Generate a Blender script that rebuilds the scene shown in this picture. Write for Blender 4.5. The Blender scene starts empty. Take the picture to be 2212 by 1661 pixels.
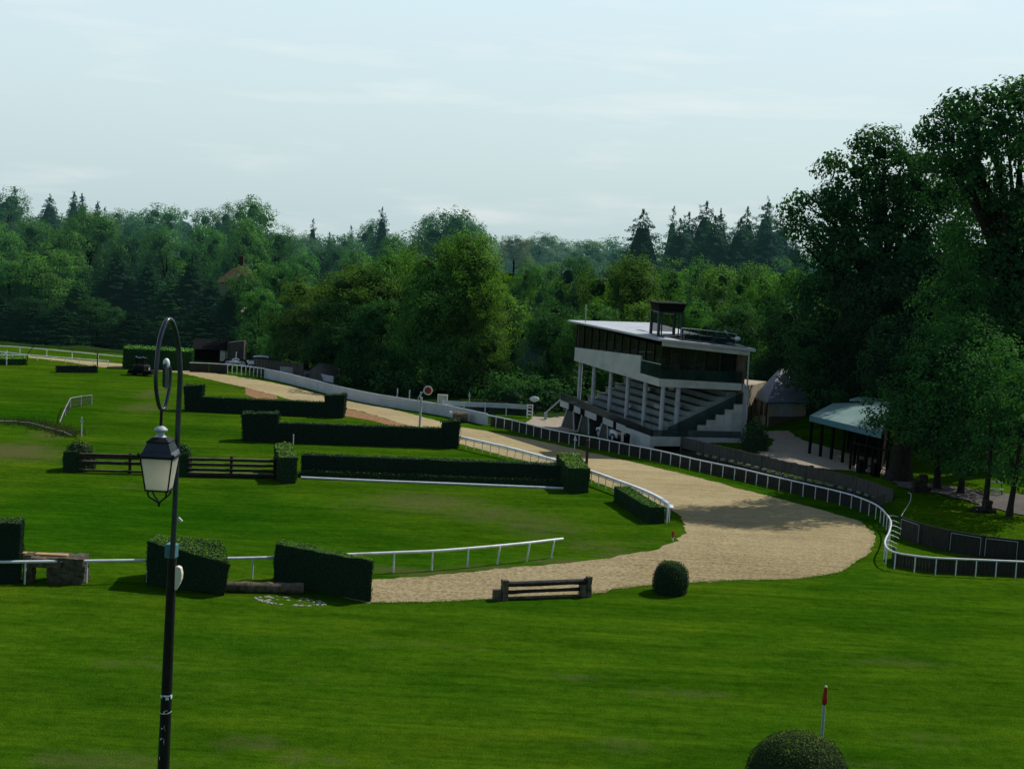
import bpy, bmesh, math, random
import numpy as np
from mathutils import Vector, Matrix
from mathutils.geometry import delaunay_2d_cdt
rnd = random.Random(7)
rng = np.random.default_rng(11)
C = bpy.context.scene.collection
scene = bpy.context.scene

# ------------------------------------------------------------------ camera
CAMH, F, HORIZON, ROLL = 16.0, 3000.0, 500.0, math.radians(3.0)
PITCH = math.atan((830.5 - HORIZON) / F)
RCAM = Matrix.Rotation(math.pi / 2 - PITCH, 3, 'X') @ Matrix.Rotation(ROLL, 3, 'Z')
cam_d = bpy.data.cameras.new('camera')
cam = bpy.data.objects.new('camera', cam_d)
C.objects.link(cam)
cam.matrix_world = Matrix.Translation((0, 0, CAMH)) @ RCAM.to_4x4()
cam_d.sensor_width = 36
cam_d.lens = F / 2212 * 36
cam_d.clip_end = 6000
scene.camera = cam

def ray(u, v):
    return RCAM @ Vector(((u - 1106) / F, -(v - 830.5) / F, -1))
def P(u, v, Y):
    """survey point seen at (u,v) of the picture and Y metres down the field"""
    d = ray(u, v)
    return Vector((0, 0, CAMH)) + d * (Y / d.y)
def G0(u, v):
    d = ray(u, v)
    return Vector((0, 0, CAMH)) + d * (-CAMH / d.z)

# ------------------------------------------------------------------ terrain height
def sst(a, b, x):
    t = np.clip((np.asarray(x, float) - a) / (b - a), 0, 1)
    return t * t * (3 - 2 * t)
_f2 = [G0(*p) for p in ((1470, 984), (1611, 1019), (1690, 1040), (1788, 1062), (1872, 1084), (1928, 1110), (1945, 1160), (2096, 1200), (2212, 1216), (2500, 1230))]
_fx = [p.x for p in _f2]; _fy = [p.y for p in _f2]
BANK = P(1800, 900, 113)
def H(x, y):
    x = np.asarray(x, float); y = np.asarray(y, float)
    z = 7.2 * (1 - sst(17, 36, y))
    z = z + 6 * sst(172, 340, y) - 120 * sst(350, 900, y)
    yf = np.interp(x, _fx, _fy)
    z = z + 0.9 * sst(0.8, 5.0, y - yf) * sst(_fx[0] - 1.5, _fx[0] + 2.5, x)
    z = z + 1.7 * np.exp(-(((x - BANK.x) / 4.5) ** 2 + ((y - BANK.y) / 3.5) ** 2))
    return z
def G(u, v):
    """ground point seen at (u,v)"""
    d = ray(u, v); o = Vector((0, 0, CAMH)); t = 10.0
    for i in range(6000):
        p = o + d * t
        if p.z <= float(H(p.x, p.y)):
            break
        t += 0.06
    return Vector((p.x, p.y, float(H(p.x, p.y))))
def gz(p, dz=0):
    return Vector((p[0], p[1], float(H(p[0], p[1])) + dz))

# ------------------------------------------------------------------ object helpers
ORG = {}
def tag(o, label=None, cat=None, group=None, kind=None):
    if label: o['label'] = label
    if cat: o['category'] = cat
    if group: o['group'] = group
    if kind: o['kind'] = kind
    return o
def thing(name, loc, label, cat, group=None):
    o = bpy.data.objects.new(name, None); C.objects.link(o)
    o.empty_display_size = 0.3
    o.location = loc; ORG[o.name] = Vector(loc)
    return tag(o, label, cat, group)
def link(name, me, parent=None, origin=None):
    o = bpy.data.objects.new(name, me); C.objects.link(o)
    if parent:
        o.parent = parent; ORG[o.name] = ORG[parent.name]
    else:
        o.location = origin or (0, 0, 0); ORG[o.name] = Vector(origin or (0, 0, 0))
    return o

class MB:
    def __init__(s): s.v = []; s.f = []; s.m = []; s.sm = []
    def add(s, vs, fs, mat=0, smooth=False):
        b = len(s.v); s.v += [tuple(p) for p in vs]
        for f in fs:
            s.f.append([b + i for i in f]); s.m.append(mat); s.sm.append(smooth)
        return s
    def box(s, c, size, rz=0, mat=0, tilt=None):
        hx, hy, hz = size[0] / 2, size[1] / 2, size[2] / 2
        R = Matrix.Rotation(rz, 3, 'Z')
        if tilt: R = R @ tilt
        vs = [Vector(c) + R @ Vector((x * hx, y * hy, z * hz)) for z in (-1, 1) for x, y in ((-1, -1), (1, -1), (1, 1), (-1, 1))]
        return s.add(vs, [(3, 2, 1, 0), (4, 5, 6, 7), (0, 1, 5, 4), (1, 2, 6, 5), (2, 3, 7, 6), (3, 0, 4, 7)], mat)
    def prism8(s, bot, top, mat=0):
        return s.add(list(bot) + list(top), [(3, 2, 1, 0), (4, 5, 6, 7), (0, 1, 5, 4), (1, 2, 6, 5), (2, 3, 7, 6), (3, 0, 4, 7)], mat)
    def wall(s, a0, b0, a1, b1, th, mat=0):
        """slab between bottom edge a0-b0 and top edge a1-b1, thickness th to the far side"""
        a0, b0, a1, b1 = map(Vector, (a0, b0, a1, b1))
        d = b0 - a0; n = Vector((-d.y, d.x, 0)).normalized() * th
        return s.prism8([a0, b0, b0 + n, a0 + n], [a1, b1, b1 + n, a1 + n], mat)
    def tube(s, pts, r, n=8, mat=0, caps=True):
        pts = [Vector(p) for p in pts]
        rs = r if isinstance(r, (list, tuple)) else [r] * len(pts)
        vs = []; N = len(pts); up = None
        for i, p in enumerate(pts):
            t = (pts[min(i + 1, N - 1)] - pts[max(i - 1, 0)])
            if t.length < 1e-9: t = Vector((0, 0, 1))
            t.normalize()
            if up is None:
                up = Vector((0, 0, 1)) if abs(t.z) < 0.9 else Vector((1, 0, 0))
            a = (up - t * up.dot(t))
            if a.length < 1e-4: a = t.orthogonal()
            a.normalize(); up = a; b = t.cross(a)
            for k in range(n):
                w = 2 * math.pi * k / n
                vs.append(p + (a * math.cos(w) + b * math.sin(w)) * rs[i])
        fs = [(i * n + k, i * n + (k + 1) % n, (i + 1) * n + (k + 1) % n, (i + 1) * n + k) for i in range(N - 1) for k in range(n)]
        s.add(vs, fs, mat, True)
        if caps:
            s.add(vs[:n], [tuple(range(n))[::-1]], mat); s.add(vs[-n:], [tuple(range(n))], mat)
        return s
    def lathe(s, c, prof, n=24, mat=0, smooth=True, rot=0):
        c = Vector(c); vs = []
        for r, z in prof:
            for k in range(n):
                w = 2 * math.pi * k / n + rot
                vs.append(c + Vector((r * math.cos(w), r * math.sin(w), z)))
        fs = [(i * n + k, i * n + (k + 1) % n, (i + 1) * n + (k + 1) % n, (i + 1) * n + k) for i in range(len(prof) - 1) for k in range(n)]
        s.add(vs, fs, mat, smooth)
        s.add(vs[:n], [tuple(range(n))[::-1]], mat); s.add(vs[-n:], [tuple(range(n))], mat)
        return s
    def ball(s, c, r, seg=16, rings=10, mat=0, sc=(1, 1, 1)):
        prof = [(max(1e-3, r * math.sin(math.pi * i / rings)), -r * math.cos(math.pi * i / rings)) for i in range(rings + 1)]
        b = len(s.v); s.lathe((0, 0, 0), prof, seg, mat)
        for i in range(b, len(s.v)):
            x, y, z = s.v[i]; s.v[i] = (c[0] + x * sc[0], c[1] + y * sc[1], c[2] + z * sc[2])
        return s
    def build(s, name, mats, parent=None, origin=None, bevel=0):
        if not isinstance(mats, (list, tuple)): mats = [mats]
        org = ORG[parent.name] if parent else Vector(origin or (0, 0, 0))
        me = bpy.data.meshes.new(name)
        me.from_pydata([(p[0] - org.x, p[1] - org.y, p[2] - org.z) for p in s.v], [], s.f)
        for m in mats: me.materials.append(m)
        me.polygons.foreach_set('material_index', s.m)
        me.polygons.foreach_set('use_smooth', s.sm)
        me.update()
        o = link(name, me, parent, origin)
        if bevel:
            b = o.modifiers.new('bevel', 'BEVEL'); b.width = bevel; b.segments = 2; b.limit_method = 'ANGLE'
        return o

def resample(pts, step, smooth=True):
    pts = [Vector(p) for p in pts]
    if smooth and len(pts) > 2:
        q = []
        for i in range(len(pts) - 1):
            p0 = pts[max(i - 1, 0)]; p1 = pts[i]; p2 = pts[i + 1]; p3 = pts[min(i + 2, len(pts) - 1)]
            for k in range(12):
                t = k / 12
                q.append(0.5 * ((2 * p1) + (p2 - p0) * t + (2 * p0 - 5 * p1 + 4 * p2 - p3) * t * t + (3 * p1 - p0 - 3 * p2 + p3) * t ** 3))
        pts = q + [pts[-1]]
    L = [0.0]
    for a, b in zip(pts, pts[1:]): L.append(L[-1] + (b - a).length)
    n = max(1, round(L[-1] / step)); out = []
    for k in range(n + 1):
        s = L[-1] * k / n; i = 0
        while i < len(L) - 2 and L[i + 1] < s: i += 1
        w = (s - L[i]) / max(1e-9, L[i + 1] - L[i])
        out.append(pts[i].lerp(pts[i + 1], w))
    return out
def offset(pts, d):
    out = []
    for i, p in enumerate(pts):
        t = pts[min(i + 1, len(pts) - 1)] - pts[max(i - 1, 0)]; t.z = 0; t.normalize()
        out.append(p + Vector((-t.y, t.x, 0)) * d)
    return out

# ------------------------------------------------------------------ materials
def mat(name):
    m = bpy.data.materials.new(name); m.use_nodes = True
    nt = m.node_tree; b = nt.nodes['Principled BSDF']
    return m, nt, b
def nd(nt, t, **k):
    n = nt.nodes.new(t)
    for a, v in k.items(): setattr(n, a, v)
    return n
def noise(nt, scale, detail=4, rough=0.6, vec=None):
    n = nd(nt, 'ShaderNodeTexNoise'); n.inputs['Scale'].default_value = scale
    n.inputs['Detail'].default_value = detail; n.inputs['Roughness'].default_value = rough
    if vec is not None: nt.links.new(vec, n.inputs['Vector'])
    return n
def ramp(nt, fac, stops, interp='LINEAR'):
    r = nd(nt, 'ShaderNodeValToRGB'); cr = r.color_ramp; cr.interpolation = interp
    while len(cr.elements) < len(stops): cr.elements.new(0.5)
    for e, (p, c) in zip(cr.elements, stops):
        e.position = p; e.color = (*c, 1) if len(c) == 3 else c
    nt.links.new(fac, r.inputs[0]); return r
def mix(nt, a, b, fac, typ='MIX'):
    m = nd(nt, 'ShaderNodeMix', data_type='RGBA', blend_type=typ)
    for i, x in ((0, fac), (6, a), (7, b)):
        if isinstance(x, (int, float)): m.inputs[i].default_value = x
        elif isinstance(x, tuple): m.inputs[i].default_value = (*x, 1)
        else: nt.links.new(x, m.inputs[i])
    return m.outputs[2]
def math_(nt, op, a, b=None):
    m = nd(nt, 'ShaderNodeMath', operation=op)
    for i, x in enumerate((a, b)):
        if x is None: continue
        if isinstance(x, (int, float)): m.inputs[i].default_value = x
        else: nt.links.new(x, m.inputs[i])
    return m.outputs[0]
def bump(nt, b, h, strength=0.4, dist=0.02):
    n = nd(nt, 'ShaderNodeBump'); n.inputs['Strength'].default_value = strength; n.inputs['Distance'].default_value = dist
    nt.links.new(h, n.inputs['Height']); nt.links.new(n.outputs[0], b.inputs['Normal'])
def surf(name, c1, c2, scale=3.0, rough=0.7, spec=0.3, metal=0.0, bumps=0.2, dirt=None, dscale=0.8, stretch=(1, 1, 1)):
    """two-tone weathered surface with optional dirt stains"""
    m, nt, b = mat(name)
    tc = nd(nt, 'ShaderNodeTexCoord'); mp = nd(nt, 'ShaderNodeMapping'); mp.inputs['Scale'].default_value = stretch
    nt.links.new(tc.outputs['Object'], mp.inputs[0])
    n1 = noise(nt, scale, 6, 0.65, mp.outputs[0])
    col = ramp(nt, n1.outputs[0], [(0.32, c1), (0.68, c2)]).outputs[0]
    if dirt:
        n2 = noise(nt, dscale, 8, 0.7, mp.outputs[0])
        f = ramp(nt, n2.outputs[0], [(0.52, (0, 0, 0)), (0.72, (1, 1, 1))]).outputs[0]
        col = mix(nt, col, dirt, f)
    nt.links.new(col, b.inputs['Base Color'])
    b.inputs['Roughness'].default_value = rough; b.inputs['Metallic'].default_value = metal
    b.inputs['Specular IOR Level'].default_value = spec
    if bumps: bump(nt, b, n1.outputs[0], bumps, 0.02)
    return m

M = {}
M['white'] = surf('white_paint', (.62, .66, .70), (.80, .82, .84), 2.5, .45, .4, dirt=(.38, .37, .33), dscale=.7)
M['rail_white'] = surf('rail_white', (.66, .70, .76), (.82, .85, .88), 3, .35, .5, dirt=(.5, .5, .47), dscale=1.2, bumps=0)
M['panel_white'] = surf('panel_white', (.40, .45, .50), (.54, .58, .62), .8, .5, .4, dirt=(.36, .38, .38), dscale=.5)
M['concrete_white'] = surf('painted_concrete', (.44, .46, .44), (.55, .56, .54), 1.2, .75, .2, dirt=(.34, .33, .28), dscale=.55, bumps=.25)
M['concrete'] = surf('grey_concrete', (.26, .28, .29), (.40, .42, .42), 1.4, .85, .2, dirt=(.14, .14, .13), dscale=.6, bumps=.35)
M['column'] = surf('column_paint', (.34, .38, .43), (.45, .49, .53), 1.5, .5, .4, dirt=(.25, .25, .24))
M['roof_pale'] = surf('pale_roof', (.40, .43, .47), (.50, .53, .57), .6, .6, .3, dirt=(.36, .37, .37), dscale=.4)
M['board'] = surf('dark_boards', (.022, .022, .02), (.05, .048, .042), 3, .8, .2, dirt=(.028, .045, .018), dscale=.9, stretch=(4, 4, .6), bumps=.5)
M['board_light'] = surf('weathered_boards', (.06, .056, .05), (.12, .112, .10), 3, .85, .2, dirt=(.03, .03, .028), dscale=.8, stretch=(5, 5, .5), bumps=.5)
M['wood'] = surf('dark_wood', (.018, .014, .01), (.055, .045, .035), 4, .8, .2, bumps=.6)
M['wood_top'] = surf('bleached_wood', (.20, .18, .14), (.34, .31, .25), 5, .8, .2, bumps=.5)
M['log'] = surf('log_bark', (.06, .05, .036), (.2, .165, .12), 5, .9, .1, dirt=(.03, .045, .018), dscale=2, bumps=.9)
M['plank'] = surf('orange_plank', (.35, .2, .09), (.5, .32, .16), 4, .7, .2)
M['stone'] = surf('rough_stone', (.045, .04, .03), (.15, .13, .095), 6, .95, .1, dirt=(.05, .06, .025), dscale=3, bumps=1)
M['pale_stone'] = surf('pale_stone', (.17, .17, .14), (.34, .33, .28), 12, .9, .1, dirt=(.12, .14, .06), dscale=5, bumps=.7)
M['bark'] = surf('bark', (.018, .016, .013), (.05, .044, .036), 4, .95, .1, stretch=(3, 3, .5), bumps=1)
M['iron'] = surf('dark_iron', (.006, .0065, .007), (.013, .014, .015), 9, .5, .22, bumps=.15)
M['iron_blue'] = surf('blue_black_iron', (.008, .015, .022), (.02, .03, .04), 6, .28, .55, bumps=.1)
M['teal_metal'] = surf('teal_metal', (.05, .16, .2), (.09, .23, .27), 6, .45, .4)
M['green_metal'] = surf('dark_green_metal', (.005, .022, .018), (.012, .04, .032), 4, .45, .4)
M['cream'] = surf('cream_plastic', (.62, .58, .48), (.72, .68, .58), 4, .5, .4)
M['brown_wall'] = surf('brown_wall', (.10, .075, .055), (.17, .13, .10), 1.0, .8, .2, dirt=(.06, .05, .045))
M['tan_wall'] = surf('tan_render', (.34, .29, .21), (.46, .40, .30), .9, .9, .1, dirt=(.2, .17, .12))
M['slate'] = surf('slate_roof', (.09, .11, .14), (.15, .17, .21), 1.6, .6, .3, dirt=(.12, .13, .12), dscale=.7, stretch=(1, 1, 4))
M['tile'] = surf('brown_tiles', (.045, .028, .022), (.085, .052, .042), 2.5, .85, .1, dirt=(.06, .04, .03), stretch=(1, 1, 5))
M['red'] = surf('red_paint', (.30, .012, .008), (.42, .03, .02), 7, .5, .4, dirt=(.16, .03, .02), dscale=6)
M['flag_white'] = surf('flag_white', (.6, .66, .66), (.75, .8, .8), 5, .6, .3, bumps=0)
M['pole_pale'] = surf('pale_pole', (.30, .40, .42), (.42, .52, .54), 5, .5, .3, bumps=0)
M['earth'] = surf('brown_earth', (.20, .11, .055), (.33, .19, .10), 4, .95, .05, dirt=(.14, .09, .05), dscale=1.5, bumps=.8)
M['dark'] = surf('dark_void', (.006, .007, .007), (.013, .014, .014), 2, .9, .1, bumps=0)
M['tyre'] = surf('tyre_rubber', (.012, .012, .012), (.025, .025, .024), 9, .85, .2)
M['car_white'] = surf('car_white', (.68, .70, .72), (.76, .78, .80), .6, .3, .6, bumps=0)
M['car_red'] = surf('car_dark_red', (.10, .012, .014), (.15, .02, .02), .6, .3, .6, bumps=0)
M['car_blue'] = surf('car_blue', (.12, .26, .36), (.18, .34, .44), .6, .3, .6, bumps=0)

M['seat'] = surf('seat_concrete', (.17, .21, .21), (.27, .31, .31), 1.4, .85, .1, dirt=(.09, .11, .10), dscale=.6, bumps=.2)
M['seat_pale'] = surf('seat_pale', (.22, .27, .26), (.31, .36, .35), 1.4, .85, .1, dirt=(.15, .17, .16), dscale=.6, bumps=.2)
def glass(name, base, rough=.08, spec=.35, alpha=1.0):
    m, nt, b = mat(name)
    tc = nd(nt, 'ShaderNodeTexCoord')
    n = noise(nt, .9, 3, .6, tc.outputs['Object'])
    col = ramp(nt, n.outputs[0], [(.35, tuple(x * .5 for x in base)), (.7, base)]).outputs[0]
    nt.links.new(col, b.inputs['Base Color'])
    b.inputs['Roughness'].default_value = rough; b.inputs['Specular IOR Level'].default_value = spec
    b.inputs['Alpha'].default_value = alpha
    return m
M['glass'] = glass('window_glass', (.03, .036, .034), .05, .3, .55)
M['glass_green'] = glass('green_glass', (.02, .06, .055), .12, .25, .5)
M['glass_grey'] = glass('smoked_glass', (.03, .045, .05), .15, .3, .8)
M['blue_lamp'] = glass('blue_lamp', (.05, .16, .6), .2, .5)

def opal():
    m, nt, b = mat('opal_panel')
    tc = nd(nt, 'ShaderNodeTexCoord'); n = noise(nt, 5, 4, .6, tc.outputs['Object'])
    col = ramp(nt, n.outputs[0], [(.3, (.86, .82, .72)), (.7, (.93, .90, .82))]).outputs[0]
    nt.links.new(col, b.inputs['Base Color']); b.inputs['Roughness'].default_value = .45
    t = nd(nt, 'ShaderNodeBsdfTranslucent'); nt.links.new(col, t.inputs[0])
    mx = nd(nt, 'ShaderNodeMixShader'); mx.inputs[0].default_value = .72
    nt.links.new(b.outputs[0], mx.inputs[1]); nt.links.new(t.outputs[0], mx.inputs[2])
    nt.links.new(mx.outputs[0], nt.nodes['Material Output'].inputs[0])
    return m
M['opal'] = opal()
def awning():
    m, nt, b = mat('teal_sheet')
    tc = nd(nt, 'ShaderNodeTexCoord'); n = noise(nt, .7, 5, .6, tc.outputs['Object'])
    col = ramp(nt, n.outputs[0], [(.3, (.34, .52, .49)), (.7, (.48, .64, .61))]).outputs[0]
    nt.links.new(col, b.inputs['Base Color']); b.inputs['Roughness'].default_value = .4
    t = nd(nt, 'ShaderNodeBsdfTranslucent'); nt.links.new(col, t.inputs[0])
    mx = nd(nt, 'ShaderNodeMixShader'); mx.inputs[0].default_value = .45
    nt.links.new(b.outputs[0], mx.inputs[1]); nt.links.new(t.outputs[0], mx.inputs[2])
    nt.links.new(mx.outputs[0], nt.nodes['Material Output'].inputs[0])
    return m
M['awning'] = awning()

def leaf_mat(name, trans=.3, warm_=(1.75, 1.62, .95)):
    """leaf colour = the object's own colour varied by a per-leaf tint, with painted haze on top"""
    m, nt, b = mat(name)
    oi = nd(nt, 'ShaderNodeObjectInfo'); at = nd(nt, 'ShaderNodeAttribute', attribute_name='tint')
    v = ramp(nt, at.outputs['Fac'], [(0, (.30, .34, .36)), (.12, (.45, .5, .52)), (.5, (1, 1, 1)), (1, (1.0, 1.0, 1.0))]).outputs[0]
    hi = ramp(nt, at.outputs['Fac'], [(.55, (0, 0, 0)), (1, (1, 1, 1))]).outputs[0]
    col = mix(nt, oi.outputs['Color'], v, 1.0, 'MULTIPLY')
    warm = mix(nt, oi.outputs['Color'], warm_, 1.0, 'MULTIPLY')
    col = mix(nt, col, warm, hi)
    tc = nd(nt, 'ShaderNodeTexCoord'); n = noise(nt, .35, 3, .5, tc.outputs['Object'])
    big = ramp(nt, n.outputs[0], [(.3, (.72, .8, .85)), (.7, (1.2, 1.12, 1.0))]).outputs[0]
    col = mix(nt, col, big, 1.0, 'MULTIPLY')
    nt.links.new(col, b.inputs['Base Color']); b.inputs['Roughness'].default_value = .6
    b.inputs['Specular IOR Level'].default_value = .03
    t = nd(nt, 'ShaderNodeBsdfTranslucent')
    tcol = mix(nt, col, (1.3, 1.35, .6), 1.0, 'MULTIPLY'); nt.links.new(tcol, t.inputs[0])
    mx = nd(nt, 'ShaderNodeMixShader'); mx.inputs[0].default_value = trans
    nt.links.new(b.outputs[0], mx.inputs[1]); nt.links.new(t.outputs[0], mx.inputs[2])
    em = nd(nt, 'ShaderNodeEmission'); em.inputs[0].default_value = (.17, .43, .42, 1)  # teal emission painted into the leaves as haze, share set by object alpha
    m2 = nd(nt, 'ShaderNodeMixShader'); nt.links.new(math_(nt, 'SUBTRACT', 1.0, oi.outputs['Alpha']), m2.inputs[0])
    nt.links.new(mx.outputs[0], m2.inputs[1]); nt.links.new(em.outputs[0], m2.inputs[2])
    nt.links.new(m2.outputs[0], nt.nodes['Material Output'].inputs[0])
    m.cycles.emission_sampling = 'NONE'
    return m
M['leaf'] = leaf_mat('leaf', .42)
M['hedge'] = leaf_mat('hedge_leaf', .12, (6.4, 5.4, 1.3))  # strong warm factor paints sunlit tops onto the hedges

def grass_mat():
    m, nt, b = mat('turf')
    tc = nd(nt, 'ShaderNodeTexCoord').outputs['Object']
    at = nd(nt, 'ShaderNodeAttribute', attribute_name='worn')
    n_big = noise(nt, .045, 4, .6, tc); mpm = nd(nt, 'ShaderNodeMapping'); mpm.inputs['Scale'].default_value = (.45, 1, 1); nt.links.new(tc, mpm.inputs[0]); n_mid = noise(nt, .5, 6, .7, mpm.outputs[0])
    mpg = nd(nt, 'ShaderNodeMapping'); mpg.inputs['Scale'].default_value = (.16, 1.5, 1); mpg.inputs['Rotation'].default_value = (0, 0, .06); nt.links.new(tc, mpg.inputs[0])
    n_str = noise(nt, 1.6, 6, .7, mpg.outputs[0])
    n_sm = noise(nt, 2.2, 6, .7, tc); n_fine = noise(nt, 16, 5, .75, tc); n_x = noise(nt, .9, 8, .75, tc)
    c = ramp(nt, n_big.outputs[0], [(.32, (.022, .076, .0035)), (.5, (.038, .098, .004)), (.68, (.055, .113, .0055))]).outputs[0]
    c2 = ramp(nt, n_mid.outputs[0], [(.34, (.66, .78, .6)), (.5, (1, 1, 1)), (.64, (1.34, 1.12, 1.1))]).outputs[0]
    c = mix(nt, c, c2, 1, 'MULTIPLY')
    c3 = ramp(nt, n_sm.outputs[0], [(.36, (.72, .76, .72)), (.5, (1, 1, 1)), (.64, (1.25, 1.15, 1.1))]).outputs[0]
    c = mix(nt, c, c3, .85, 'MULTIPLY')
    c4 = ramp(nt, n_fine.outputs[0], [(.40, (.52, .6, .5)), (.5, (1, 1, 1)), (.60, (1.5, 1.36, 1.25))]).outputs[0]
    c = mix(nt, c, c4, .8, 'MULTIPLY')
    c5 = ramp(nt, n_str.outputs[0], [(.34, (.70, .76, .7)), (.5, (1, 1, 1)), (.66, (1.28, 1.16, 1.1))]).outputs[0]
    c = mix(nt, c, c5, 1, 'MULTIPLY')
    mw = nd(nt, 'ShaderNodeMapping'); mw.inputs['Scale'].default_value = (.02, .42, 1); mw.inputs['Rotation'].default_value = (0, 0, -.05); nt.links.new(tc, mw.inputs[0])
    n_mow = noise(nt, 1.0, 2, .5, mw.outputs[0])
    c = mix(nt, c, ramp(nt, n_mow.outputs[0], [(.40, (.84, .88, .86)), (.5, (1, 1, 1)), (.60, (1.12, 1.08, 1.05))]).outputs[0], 1, 'MULTIPLY')
    al = nd(nt, 'ShaderNodeAttribute', attribute_name='lush')
    deep = mix(nt, c, (.42, .80, .55), 1, 'MULTIPLY')
    c = mix(nt, c, deep, al.outputs['Fac'])
    # worn, yellow-brown patches
    w1 = math_(nt, 'ADD', math_(nt, 'MULTIPLY', at.outputs['Fac'], .62), math_(nt, 'MULTIPLY', n_x.outputs[0], .62))
    wf = ramp(nt, w1, [(.44, (0, 0, 0)), (.74, (1, 1, 1))]).outputs[0]
    brown = ramp(nt, n_fine.outputs[0], [(.3, (.05, .07, .016)), (.7, (.12, .115, .045))]).outputs[0]
    c = mix(nt, c, brown, wf)
    # small bare specks
    n_b = noise(nt, .62, 9, .78, tc)
    sf = ramp(nt, n_b.outputs[0], [(.645, (0, 0, 0)), (.72, (.75, .75, .75))]).outputs[0]
    c = mix(nt, c, (.15, .125, .06), sf)
    nt.links.new(c, b.inputs['Base Color']); b.inputs['Roughness'].default_value = .9
    b.inputs['Specular IOR Level'].default_value = .0
    hh = math_(nt, 'ADD', n_fine.outputs[0], math_(nt, 'MULTIPLY', n_sm.outputs[0], 1.2))
    bump(nt, b, hh, .8, .06)
    return m
M['grass'] = grass_mat()
def sand_mat(name, a, b_, c_=0, scale=1.0):
    m, nt, b = mat(name)
    tc = nd(nt, 'ShaderNodeTexCoord').outputs['Object']
    n1 = noise(nt, .12 * scale, 4, .6, tc); n2 = noise(nt, 1.4 * scale, 7, .7, tc); n3 = noise(nt, 7, 6, .75, tc)
    c = ramp(nt, n1.outputs[0], [(.3, a), (.7, b_)]).outputs[0]
    v = ramp(nt, n2.outputs[0], [(.3, (.84, .82, .8)), (.5, (1, 1, 1)), (.7, (1.1, 1.1, 1.08))]).outputs[0]
    c = mix(nt, c, v, .9, 'MULTIPLY')
    v2 = ramp(nt, n3.outputs[0], [(.36, (.72, .7, .68)), (.5, (1, 1, 1)), (.64, (1.14, 1.14, 1.14))]).outputs[0]
    c = mix(nt, c, v2, .85, 'MULTIPLY')
    if name == 'track_sand':
        sy = nd(nt, 'ShaderNodeSeparateXYZ'); nt.links.new(tc, sy.inputs[0])
        yy = math_(nt, 'ADD', sy.outputs['Y'], math_(nt, 'MULTIPLY', n1.outputs[0], 10.0))
        nf = ramp(nt, math_(nt, 'MULTIPLY', math_(nt, 'SUBTRACT', yy, 70.0), .04), [(.15, (1, 1, 1)), (.75, (0, 0, 0))]).outputs[0]
        n5 = noise(nt, 4.2, 5, .8, tc)
        clod = ramp(nt, n5.outputs[0], [(.36, (.45, .44, .43)), (.5, (.80, .80, .82)), (.62, (1.02, 1.02, 1.04))]).outputs[0]
        c = mix(nt, c, mix(nt, c, clod, 1, 'MULTIPLY'), nf)
        mt = nd(nt, 'ShaderNodeMapping'); mt.inputs['Rotation'].default_value = (0, 0, .62); mt.inputs['Scale'].default_value = (.06, 2.4, 1); nt.links.new(tc, mt.inputs[0])
        n6 = noise(nt, 1.0, 5, .7, mt.outputs[0])
        c = mix(nt, c, ramp(nt, n6.outputs[0], [(.36, (.84, .83, .82)), (.5, (1, 1, 1)), (.64, (1.08, 1.07, 1.05))]).outputs[0], 1, 'MULTIPLY')
    nt.links.new(c, b.inputs['Base Color']); b.inputs['Roughness'].default_value = .95
    b.inputs['Specular IOR Level'].default_value = .0
    hh = math_(nt, 'ADD', n3.outputs[0], n2.outputs[0]); bump(nt, b, hh, .7, .06)
    return m
M['sand'] = sand_mat('track_sand', (.33, .268, .145), (.42, .345, .198), 0)
M['path'] = sand_mat('path_gravel', (.30, .25, .19), (.38, .33, .26), 0)
M['asphalt'] = sand_mat('worn_asphalt', (.10, .095, .09), (.15, .14, .13), 0)
# ------------------------------------------------------------------ light and sky
EL, AZ = math.radians(48), math.radians(38)
SUN = Vector((math.cos(AZ) * math.cos(EL), math.sin(AZ) * math.cos(EL), math.sin(EL)))
sd = bpy.data.lights.new('sun', 'SUN'); sd.energy = 3.9; sd.angle = math.radians(.5); sd.color = (1, .95, .86)
so = bpy.data.objects.new('sun', sd); C.objects.link(so)
so.rotation_euler = SUN.to_track_quat('Z', 'Y').to_euler(); so.location = (60, 40, 80)
w = bpy.data.worlds.new('World'); scene.world = w; w.use_nodes = True
nt = w.node_tree; nt.nodes.clear()
out = nd(nt, 'ShaderNodeOutputWorld'); sky = nd(nt, 'ShaderNodeTexSky', sky_type='NISHITA')
sky.sun_disc = False; sky.sun_elevation = EL; sky.sun_rotation = math.pi / 2 - AZ
sky.dust_density = 3; sky.air_density = 1.2
b1 = nd(nt, 'ShaderNodeBackground'); b1.inputs[1].default_value = .07; nt.links.new(sky.outputs[0], b1.inputs[0])
geo = nd(nt, 'ShaderNodeTexCoord')
sx = nd(nt, 'ShaderNodeSeparateXYZ'); nt.links.new(geo.outputs['Generated'], sx.inputs[0])
gr = ramp(nt, sx.outputs['Z'], [(0.0, (.56, .70, .725)), (.07, (.62, .775, .81)), (.18, (.69, .86, .93)), (.42, (.28, .40, .53)), (1, (.13, .21, .34))]).outputs[0]
mp = nd(nt, 'ShaderNodeMapping'); mp.inputs['Scale'].default_value = (2.2, 2.2, 16); mp.inputs['Rotation'].default_value = (0, .05, 0)
nt.links.new(geo.outputs['Generated'], mp.inputs[0])
cn = noise(nt, 2.3, 7, .55, mp.outputs[0])
cf = ramp(nt, cn.outputs[0], [(.53, (0, 0, 0)), (.74, (.55, .55, .55))]).outputs[0]
col = mix(nt, gr, (.90, .935, .93), cf)
b2 = nd(nt, 'ShaderNodeBackground'); b2.inputs[1].default_value = 1.14
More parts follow.
